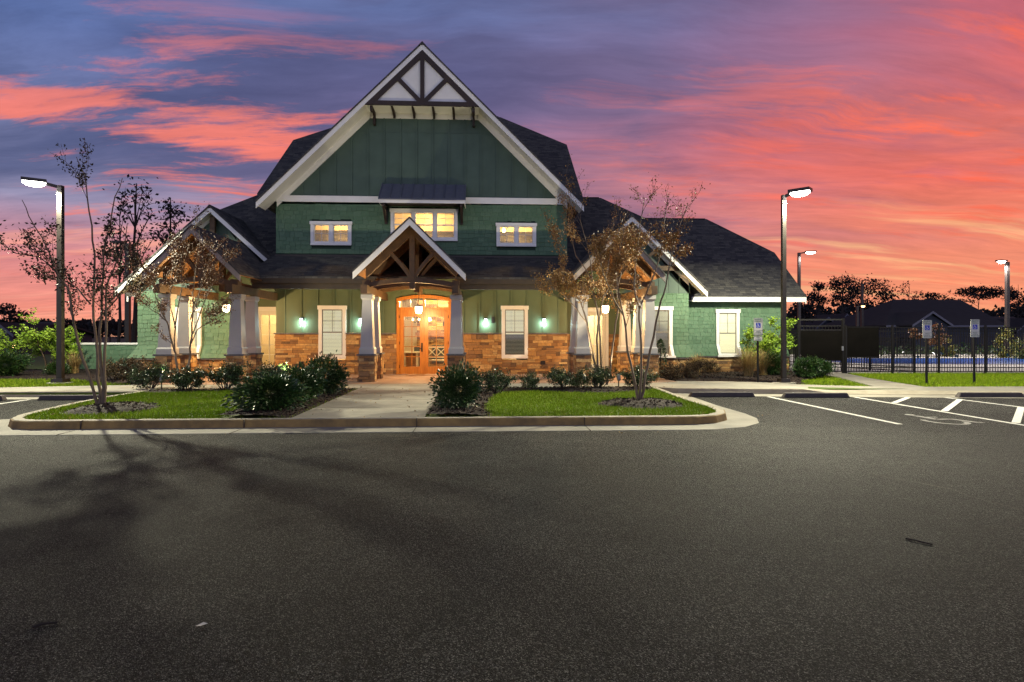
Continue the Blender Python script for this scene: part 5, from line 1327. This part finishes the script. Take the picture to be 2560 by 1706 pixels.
# ---- background trees
def far_tree(x, y, h, crown, label, seed, mat='leaf_silhouette', trunk=.16, nl=1300, size=.34, clump=9, name='tree', bare=False, base=-.05):
    """crown: (centre height, radius x, radius z)"""
    r = random.Random(seed); t = thing(name, label, 'tree', (x, y, base), 'background trees'); mb = MB(); tips = []
    cz, rx, rz = crown
    q = [Vector((x, y, base - .1))]
    for k in range(8): q.append(Vector((x + r.gauss(0, .06) * h * .1, y, base + h * (k + 1) / 8)))
    mb.tube(q, [trunk * (1 - .85 * i / 8) for i in range(9)], 7, cap=False)
    cl = []
    for i in range(clump):
        a = r.uniform(0, 6.28); e = r.uniform(-.95, .95); c = Vector((x + rx * math.cos(a) * math.sqrt(1 - e * e) * r.uniform(.5, 1), y + rx * .6 * math.sin(a) * math.sqrt(1 - e * e), cz + rz * e)); cl.append(c)
        j = min(7, max(2, int((c.z - base - rz * .3) / h * 8))); mb.tube([q[j], q[j].lerp(c, .5) + Vector((0, 0, .1)), c], [trunk * .3, trunk * .18, .02], 4, cap=False)
        if bare:
            for _ in range(6): e2 = c + Vector((r.gauss(0, .5), r.gauss(0, .5), r.uniform(.1, .9))) * rx * .35; mb.tube([c, c.lerp(e2, .5) + Vector((0, 0, .05)), e2], [.03, .02, .008], 3, cap=False)
    mb.build('trunk', 'bark_dark', t); g = np.random.default_rng(seed); C = np.array([tuple(c) for c in cl]); i = g.integers(0, len(C), nl)
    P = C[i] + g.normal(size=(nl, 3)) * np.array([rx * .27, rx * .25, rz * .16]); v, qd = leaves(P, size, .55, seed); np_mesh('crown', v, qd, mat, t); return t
def ft(u, vtop, Y, wpx, hpx, label, seed, **k):
    x, zt = at(u, vtop, Y); s = Y / 1500; far_tree(x, Y, zt + .3, (zt - hpx * s / 2, wpx * s / 2, hpx * s / 2), label, seed, **k)
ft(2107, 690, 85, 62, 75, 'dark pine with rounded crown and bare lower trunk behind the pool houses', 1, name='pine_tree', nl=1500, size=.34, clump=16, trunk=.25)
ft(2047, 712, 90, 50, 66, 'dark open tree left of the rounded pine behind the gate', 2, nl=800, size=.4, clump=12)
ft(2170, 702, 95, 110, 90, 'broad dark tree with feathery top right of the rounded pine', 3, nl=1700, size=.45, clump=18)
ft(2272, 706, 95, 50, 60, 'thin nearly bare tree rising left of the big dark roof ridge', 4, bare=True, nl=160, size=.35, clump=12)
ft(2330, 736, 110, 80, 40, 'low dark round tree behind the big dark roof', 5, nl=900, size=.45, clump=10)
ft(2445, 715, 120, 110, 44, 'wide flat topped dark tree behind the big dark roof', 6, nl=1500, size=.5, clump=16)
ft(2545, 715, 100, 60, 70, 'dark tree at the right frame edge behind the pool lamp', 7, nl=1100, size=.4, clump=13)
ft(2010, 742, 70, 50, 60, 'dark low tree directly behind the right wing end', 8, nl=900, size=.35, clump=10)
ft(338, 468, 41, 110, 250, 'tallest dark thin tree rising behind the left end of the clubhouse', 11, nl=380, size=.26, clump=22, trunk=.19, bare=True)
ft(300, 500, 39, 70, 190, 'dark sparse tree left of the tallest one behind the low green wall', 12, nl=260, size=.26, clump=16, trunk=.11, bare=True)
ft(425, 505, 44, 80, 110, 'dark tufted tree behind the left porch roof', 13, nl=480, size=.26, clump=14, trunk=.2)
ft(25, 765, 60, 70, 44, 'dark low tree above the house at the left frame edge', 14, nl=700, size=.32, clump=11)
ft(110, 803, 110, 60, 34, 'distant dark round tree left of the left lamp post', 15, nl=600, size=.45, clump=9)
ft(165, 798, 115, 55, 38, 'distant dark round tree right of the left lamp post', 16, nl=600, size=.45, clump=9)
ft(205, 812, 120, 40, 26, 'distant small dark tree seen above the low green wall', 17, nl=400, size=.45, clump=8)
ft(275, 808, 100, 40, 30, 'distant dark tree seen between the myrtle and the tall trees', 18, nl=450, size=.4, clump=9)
ft(2295, 822, 38, 34, 26, 'small tree with glowing orange leaves beyond the pool, left of the sign', 19, mat='leaf_orange', nl=420, size=.16, clump=8, trunk=.05)
ft(2340, 812, 38, 46, 50, 'small tree with orange leaves beyond the pool, right of the middle sign', 20, mat='leaf_orange', nl=600, size=.16, clump=10, trunk=.06)
ft(2365, 848, 40, 40, 56, 'small yellow green tree beyond the pool behind the fence', 21, mat='leaf_yellow', nl=500, size=.16, clump=9, trunk=.05)
ft(2515, 825, 38, 44, 84, 'yellow green tree beside the pool lamp at the far right', 22, mat='leaf_yellow', nl=700, size=.16, clump=10, trunk=.06)
ft(2550, 850, 36, 40, 66, 'yellow green shrubby tree at the right frame edge', 23, mat='leaf_yellow', nl=600, size=.16, clump=9, trunk=.05)
def woods(name, x0, x1, y, h0, h1, n, size, seed, mat='leaf_silhouette'):
    g = np.random.default_rng(seed); x = g.uniform(x0, x1, n); hh = h0 + (h1 - h0) * (.5 + .28 * np.sin(x * .11 + seed) + .22 * np.sin(x * .37 + 2 * seed)) * (1 + .12 * g.normal(size=n))
    P = np.c_[x, y + g.normal(size=n) * 6, hh * g.random(n) ** .55 - .2]; v, q = leaves(P, size, .7, seed); return tag(np_mesh(name, v, q, mat), kind='stuff')
woods('woods', 55, 165, 165, 6.5, 10.5, 7000, 1.5, 3); woods('woods', -330, -60, 330, 6, 10, 9000, 2.4, 5); woods('woods', -60, 20, 260, 5, 8, 1600, 2.2, 6); woods('hedge', 25, 60, 47, .8, 1.3, 2600, .22, 8, 'leaf_holly')

# ================================================================== FENCE, GATE, SIGNS
fa, fb = Vector((14.36, 22.9, 0)), Vector((33.0, 21.9, 0))
def fence(a, b, z0, zt, label, step=1.83, pk=.105, rails=True, mat='metal_black'):
    L = (b - a).length; d = (b - a).normalized(); t = thing('metal_fence', label, 'fence', tuple(a + Vector((0, 0, .16))))
    for z in (zt - .02, zt - .17, z0 + .22, z0 + .06): MB().bar((a.x, a.y, z), (b.x, b.y, z), .03, .035).build('rail', mat, t)
    p = MB(); n = int(L / pk)
    for i in range(n + 1): c = a + d * (i * pk); p.box(c.x - .009, c.x + .009, c.y - .009, c.y + .009, z0 + .04, zt - .03)
    p.build('pickets', mat, t)
    k = 0
    while k * step < L + .1: c = a + d * min(k * step, L); MB().box(c.x - .032, c.x + .032, c.y - .032, c.y + .032, .12, zt + .04).taper(c.x, c.y, zt + .041, zt + .07, .08, .03).build('fence_post', mat, t); k += 1
    return t
fence(fa, fb, .16, 1.98, 'long black picket fence between the lawn and the pool deck')
fence(Vector((17.2, 22.95, 0)), Vector((14.9, 28.5, 0)), .16, 1.55, 'lower black picket fence running back across the pool deck', pk=.11)
fence(Vector((20.5, 39, 0)), Vector((40, 39, 0)), .16, 1.7, 'far black picket fence beyond the pool', pk=.16)
gt = thing('pool_gate', 'black pool gate with dark screen panel and tall frame beside the clubhouse', 'gate', (13.5, 23.3, .16))
g0, g1 = Vector((12.78, 23.5, 0)), Vector((14.28, 22.95, 0)); gd = (g1 - g0).normalized()
for c in (g0, g1): MB().box(c.x - .04, c.x + .04, c.y - .04, c.y + .04, .1, 2.32).build('gate_post', 'metal_black', gt)
MB().bar((g0.x, g0.y, 2.27), (g1.x, g1.y, 2.27), .05, .06).build('top_bar', 'metal_black', gt)
m = MB(); a, b = g0 + gd * .07, g1 - gd * .07
for z in (.22, .5, 1.86, 2.02): m.bar((a.x, a.y, z), (b.x, b.y, z), .03, .035)
for i in range(14): c = a + (b - a) * (i / 13); m.box(c.x - .009, c.x + .009, c.y - .009, c.y + .009, .2, 2.02)
m.build('gate_leaf', 'metal_black', gt)
m = MB(); m.bar((a.x, a.y - .03, 1.23), (b.x, b.y - .03, 1.23), .012, 1.18); m.build('screen_panel', 'screen_dark', gt)
MB().box(g1.x - .10, g1.x - .03, g1.y - .09, g1.y - .045, 1.05, 1.22).build('latch', 'steel', gt)
sp = thing('screen_panel', 'dark square screen panel fixed to the fence right of the gate', 'panel', (15.0, 22.85, .76))
MB().bar((14.40, 22.865, 1.38), (15.63, 22.80, 1.38), .012, 1.24).build('screen_sheet', 'screen_dark', sp)
m = MB()
for z in (.79, 1.97): m.bar((14.40, 22.855, z), (15.63, 22.79, z), .02, .03)
m.build('panel_frame', 'metal_black', sp)
sec = fence(Vector((12.82, 24.4, 0)), Vector((12.80, 23.55, 0)), .16, 1.85, 'short black fence piece between the wing corner and the gate')

def sign(x, y, z1, label, extra=False):
    t = thing('parking_sign', label, 'sign', (x, y, .13), 'reserved parking signs')
    MB().box(x - .025, x + .025, y, y + .05, .1, z1 - .03).build('sign_post', 'metal_black', t)
    zb = z1 - (.46 if extra else .60); h = .60
    zb = z1 - .56; w2 = .148
    p = MB(); c = .03; P = []
    for (cx, cz, a0) in ((x + w2 - c, z1 - c, 0), (x - w2 + c, z1 - c, 90), (x - w2 + c, zb + c, 180), (x + w2 - c, zb + c, 270)):
        for k in range(4): a = R(a0 + k * 30); P.append((cx + c * math.cos(a), cz + c * math.sin(a)))
    face = p.prism(P, y - .012, y - .004).build('sign_plate', 'sign_face', t); f = y - .0125
    b = MB(); q = .006
    for za in (z1 - .012, zb + .012, zb + .165): b.box(x - w2 + .012, x + w2 - .012, f - .001, f, za - q / 2, za + q / 2)
    for xa in (-w2 + .010, w2 - .010): b.box(x + xa - q / 2, x + xa + q / 2, f - .0012, f, zb + .02, z1 - .02)
    b.build('sign_border', 'sign_green', face)
    text_mesh('RESERVED', .062, (x, f - .001, z1 - .055), 'sign_green', face, 'lettering', .0006, bold=.001, sx=.88)
    text_mesh('PARKING', .062, (x, f - .001, z1 - .115), 'sign_green', face, 'lettering', .0006, bold=.001, sx=.92)
    cz = z1 - .235; MB().box(x - .075, x + .075, f - .0016, f, cz - .075, cz + .075).build('symbol_square', 'sign_blue', face)
    s = MB(); yy = f - .0022
    def st(a, b2, wd):
        a, b2 = Vector(a), Vector(b2); d = (b2 - a).normalized(); n_ = Vector((-d.y, d.x)) * wd / 2; s.prism([tuple(a - n_), tuple(b2 - n_), tuple(b2 + n_), tuple(a + n_)], yy, yy + .0005)
    X, Zc = x - .008, cz
    st((X - .008, Zc + .038), (X - .004, Zc - .004), .012); st((X - .004, Zc - .003), (X + .026, Zc - .003), .011); st((X + .026, Zc + .001), (X + .038, Zc - .042), .011); st((X + .036, Zc - .040), (X + .050, Zc - .034), .009); st((X - .006, Zc + .02), (X + .022, Zc + .02), .009)
    arcp = [(X - .006 + .034 * math.cos(R(a)), Zc - .022 + .034 * math.sin(R(a))) for a in range(140, 352, 15)]
    for i in range(len(arcp) - 1): st(arcp[i], arcp[i + 1], .010)
    s.prism([(X - .008 + .011 * math.cos(R(a)), Zc + .052 + .011 * math.sin(R(a))) for a in range(0, 360, 30)], yy, yy + .0005)
    s.build('wheelchair_symbol', 'trim_white', face)
    for tx, dz_ in (('PENALTY', .135), ('$100-500 FINE', .092), ('TOW-AWAY ZONE', .045)): text_mesh(tx, .036, (x, f - .001, zb + dz_), 'sign_green', face, 'lettering', .0006, sx=.85, bold=.0006)
    if extra:
        e = MB().box(x - .14, x + .13, y - .012, y - .004, zb - .16, zb - .02).build('sign_plate', 'sign_face', t)
        b = MB()
        for za in (zb - .152, zb - .028): b.box(x - .13, x + .12, f - .001, f, za - .003, za + .003)
        b.build('sign_border', 'sign_green', e)
        text_mesh('VAN', .05, (x - .005, f - .001, zb - .065), 'sign_green', e, 'lettering', .0006, bold=.001); text_mesh('ACCESSIBLE', .036, (x - .005, f - .001, zb - .118), 'sign_green', e, 'lettering', .0006, sx=.95)
sign(8.84, 18.7, 2.2, 'reserved parking sign with extra lower plate in front of the right wing', True)
sign(13.8, 17.87, 2.12, 'reserved parking sign on the lawn before the fence, left of two')
sign(15.53, 18.09, 2.15, 'reserved parking sign on the lawn before the fence, right of two')

# ---- wheel stops
def wheel_stop(x, y, rz, label):
    t = MB(); L = .88
    t.hexa([(-L, -.09, 0), (L, -.09, 0), (L, .09, 0), (-L, .09, 0), (-L + .07, -.055, .125), (L - .07, -.055, .125), (L - .07, .055, .125), (-L + .07, .055, .125)])
    o = t.build('wheel_stop', 'rubber_stop', bevel=.012); o.location = (x, y, .004); o.rotation_euler.z = rz; tag(o, label, 'wheel stop', 'wheel stops in the parking bays')
    m = MB()
    for xa in (-.6, .6): m.lathe(xa, 0, [(.022, .1245), (.022, .129), (.008, .131)], 8)
    m.build('anchor_pin', 'steel', o)
wheel_stop(6.47, 15.80, -.05, 'dark wheel stop nearest the right side of the island'); wheel_stop(8.88, 15.48, -.06, 'dark wheel stop below the yellow tactile strip'); wheel_stop(13.55, 15.30, -.06, 'dark wheel stop at the right beyond the striped aisle')
wheel_stop(-10.35, 15.88, 0, 'dark wheel stop behind the left myrtle beside the island'); wheel_stop(-12.9, 15.85, 0, 'dark wheel stop cut by the left frame edge')

# ---- low green wall at the left
lw = thing('low_wall', 'low green shingled wall with white cap behind the left lamp post', 'wall', (-16.4, 26.6, .13))
m = MB(); shingles(m, -18.2, -13.0, .18, 1.24, lambda z: 26.6, 61, row=.17); m.build('shingle_cladding', 'shingle_green', lw)
MB().box(-18.2, -13.0, 26.6, 26.9, .05, 1.25).build('wall_core', 'shingle_backing', lw); MB().box(-18.3, -13.0, 26.52, 26.98, 1.252, 1.33).build('wall_cap', 'trim_white', lw)
MB().box(-13.0, -12.85, 26.4, 26.6, .05, 1.45).build('corner_post', 'metal_bronze', lw)

# ---- neighbouring houses
def gable_house(name, label, x0, x1, y0, y1, ze, zrdg, gables, roofm='house_roof', wallm='house_wall', base=-.2, win=True, hip=0):
    t = thing(name, label, 'house', ((x0 + x1) / 2, y0, base)); ry = (y0 + y1) / 2
    m = MB().box(x0 + .4, x1 - .4, y0 + .4, y1 - .4, base, ze)
    for xx in ((x0 + .4, x1 - .6) if not hip else (x1 - .6,)): m.add([(xx, y0 + .4, ze), (xx + .2, y0 + .4, ze), (xx + .2, y1 - .4, ze), (xx, y1 - .4, ze), (xx, ry, zrdg - .2), (xx + .2, ry, zrdg - .2)], [(0, 4, 3), (1, 2, 5), (0, 1, 5, 4), (3, 4, 5, 2)])
    m.build('wall', wallm, t)
    rf = MB().slab([(x0, y0, ze), (x1, y0, ze), (x1, ry, zrdg), (x0 + hip, ry, zrdg)], .15).slab([(x0, y1, ze), (x0 + hip, ry, zrdg), (x1, ry, zrdg), (x1, y1, ze)], .15)
    if hip: rf.slab([(x0, y0, ze), (x0 + hip, ry, zrdg), (x0, y1, ze)], .15)
    rf.build('roof', roofm, t)
    MB().box(x0, x1, y0 - .04, y0, ze - .22, ze - .02).build('fascia', 'house_trim', t)
    for gx, gz, hw, gy in gables:
        zl = ze
        MB().prism([(gx - hw + .3, base), (gx + hw - .3, base), (gx + hw - .3, zl), (gx, gz - .3), (gx - hw + .3, zl)], gy, ry).build('gable_wall', wallm, t)
        MB().slab([(gx, gy - .3, gz), (gx, ry, gz), (gx - hw, ry, zl), (gx - hw, gy - .3, zl)], .12).slab([(gx, gy - .3, gz), (gx + hw, gy - .3, zl), (gx + hw, ry, zl), (gx, ry, gz)], .12).build('gable_roof', roofm, t)
        for s in (-1, 1): MB().prism([(gx, gz - .02), (gx + s * hw, zl - .02), (gx + s * hw, zl - .24), (gx, gz - .24)], gy - .36, gy - .31).build('barge_board', 'house_trim', t)
        if win:
            wv_ = MB().box(gx - .5, gx + .5, gy - .05, gy, .6, 1.9).build('window', 'house_trim', t); MB().box(gx - .42, gx + .42, gy - .07, gy - .051, .68, 1.82).build('window_pane', 'charcoal', wv_)
    return t
def gx_(u, v, Y): return at(u, v, Y)
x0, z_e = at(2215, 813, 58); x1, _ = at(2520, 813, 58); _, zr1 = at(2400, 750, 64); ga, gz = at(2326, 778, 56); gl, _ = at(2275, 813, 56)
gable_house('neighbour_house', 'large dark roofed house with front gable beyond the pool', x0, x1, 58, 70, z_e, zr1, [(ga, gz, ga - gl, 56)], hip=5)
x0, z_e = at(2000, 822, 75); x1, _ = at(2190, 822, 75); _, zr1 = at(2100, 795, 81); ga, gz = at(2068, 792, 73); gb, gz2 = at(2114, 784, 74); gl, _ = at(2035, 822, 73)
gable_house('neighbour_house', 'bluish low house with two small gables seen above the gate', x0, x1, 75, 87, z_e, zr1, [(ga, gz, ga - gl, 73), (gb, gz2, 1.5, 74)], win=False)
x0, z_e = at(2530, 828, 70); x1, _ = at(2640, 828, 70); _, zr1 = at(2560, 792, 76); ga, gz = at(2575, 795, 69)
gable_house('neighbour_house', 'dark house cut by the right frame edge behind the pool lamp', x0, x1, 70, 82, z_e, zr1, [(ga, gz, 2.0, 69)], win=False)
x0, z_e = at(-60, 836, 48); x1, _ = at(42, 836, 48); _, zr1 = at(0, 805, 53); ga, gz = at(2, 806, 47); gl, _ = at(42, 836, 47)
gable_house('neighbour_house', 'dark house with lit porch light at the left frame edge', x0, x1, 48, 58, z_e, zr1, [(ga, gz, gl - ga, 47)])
px_, pz_ = at(12, 868, 46); t = thing('porch_light', 'small amber porch light on the house at the left frame edge', 'lamp', (px_, 46.9, pz_)); MB().lathe(px_, 46.85, [(.05, pz_ - .1), (.10, pz_), (.05, pz_ + .12)], 8).build('glass_shade', 'amber_lens', t); MB().box(px_ - .04, px_ + .04, 46.9, 47.0, pz_ - .1, pz_ + .15).build('back_plate', 'metal_black', t)

# ---- small litter on the asphalt
st = MB(); st.tube([(-2.53, 3.53, .008), (-2.49, 3.555, .014), (-2.43, 3.585, .008)], [.007, .008, .006], 6); tag(st.build('twig', 'bark_dark'), 'short dark twig lying on the asphalt at lower left', 'twig')
st = MB(); st.tube([(3.45, 4.70, .008), (3.5, 4.62, .012), (3.56, 4.55, .008)], [.007, .007, .006], 6); tag(st.build('twig', 'bark_dark'), 'short dark twig lying on the asphalt at lower right', 'twig')
lf = MB(); lf.add([(-1.615, 3.49, .01), (-1.58, 3.475, .018), (-1.555, 3.515, .012), (-1.585, 3.525, .016)], [(0, 1, 2, 3)]); tag(lf.build('fallen_leaf', 'sign_face'), 'pale fallen leaf on the asphalt left of centre', 'leaf')
ck = MB(); r = random.Random(4); pts = [(4.62, 7.2), (4.75, 6.7), (4.93, 6.45), (5.06, 6.2), (5.02, 5.9), (5.10, 5.55), (5.2, 5.2), (5.4, 4.9)]
for i in range(len(pts) - 1): stripe(ck, pts[i], pts[i + 1], .008 if i != 2 else .02, .0032)
structure(ck, 'asphalt_crack', 'mortar')

g = np.random.default_rng(77); pp = np.c_[g.uniform(-9, 6, 420), g.uniform(9.4, 18.6, 420), np.full(420, .0)]
on = inpoly(pp[:, :2], isl) | (pp[:, 1] > 17); pp[:, 2] = np.where(on, .172, .008); kp = on | (pp[:, 1] > 10) & (g.random(420) < .4); pp = pp[kp]
v, q = leaves(pp, .05, .5, 77, flat=.8); tag(np_mesh('fallen_leaves', v, q, 'leaf_litter'), kind='stuff')
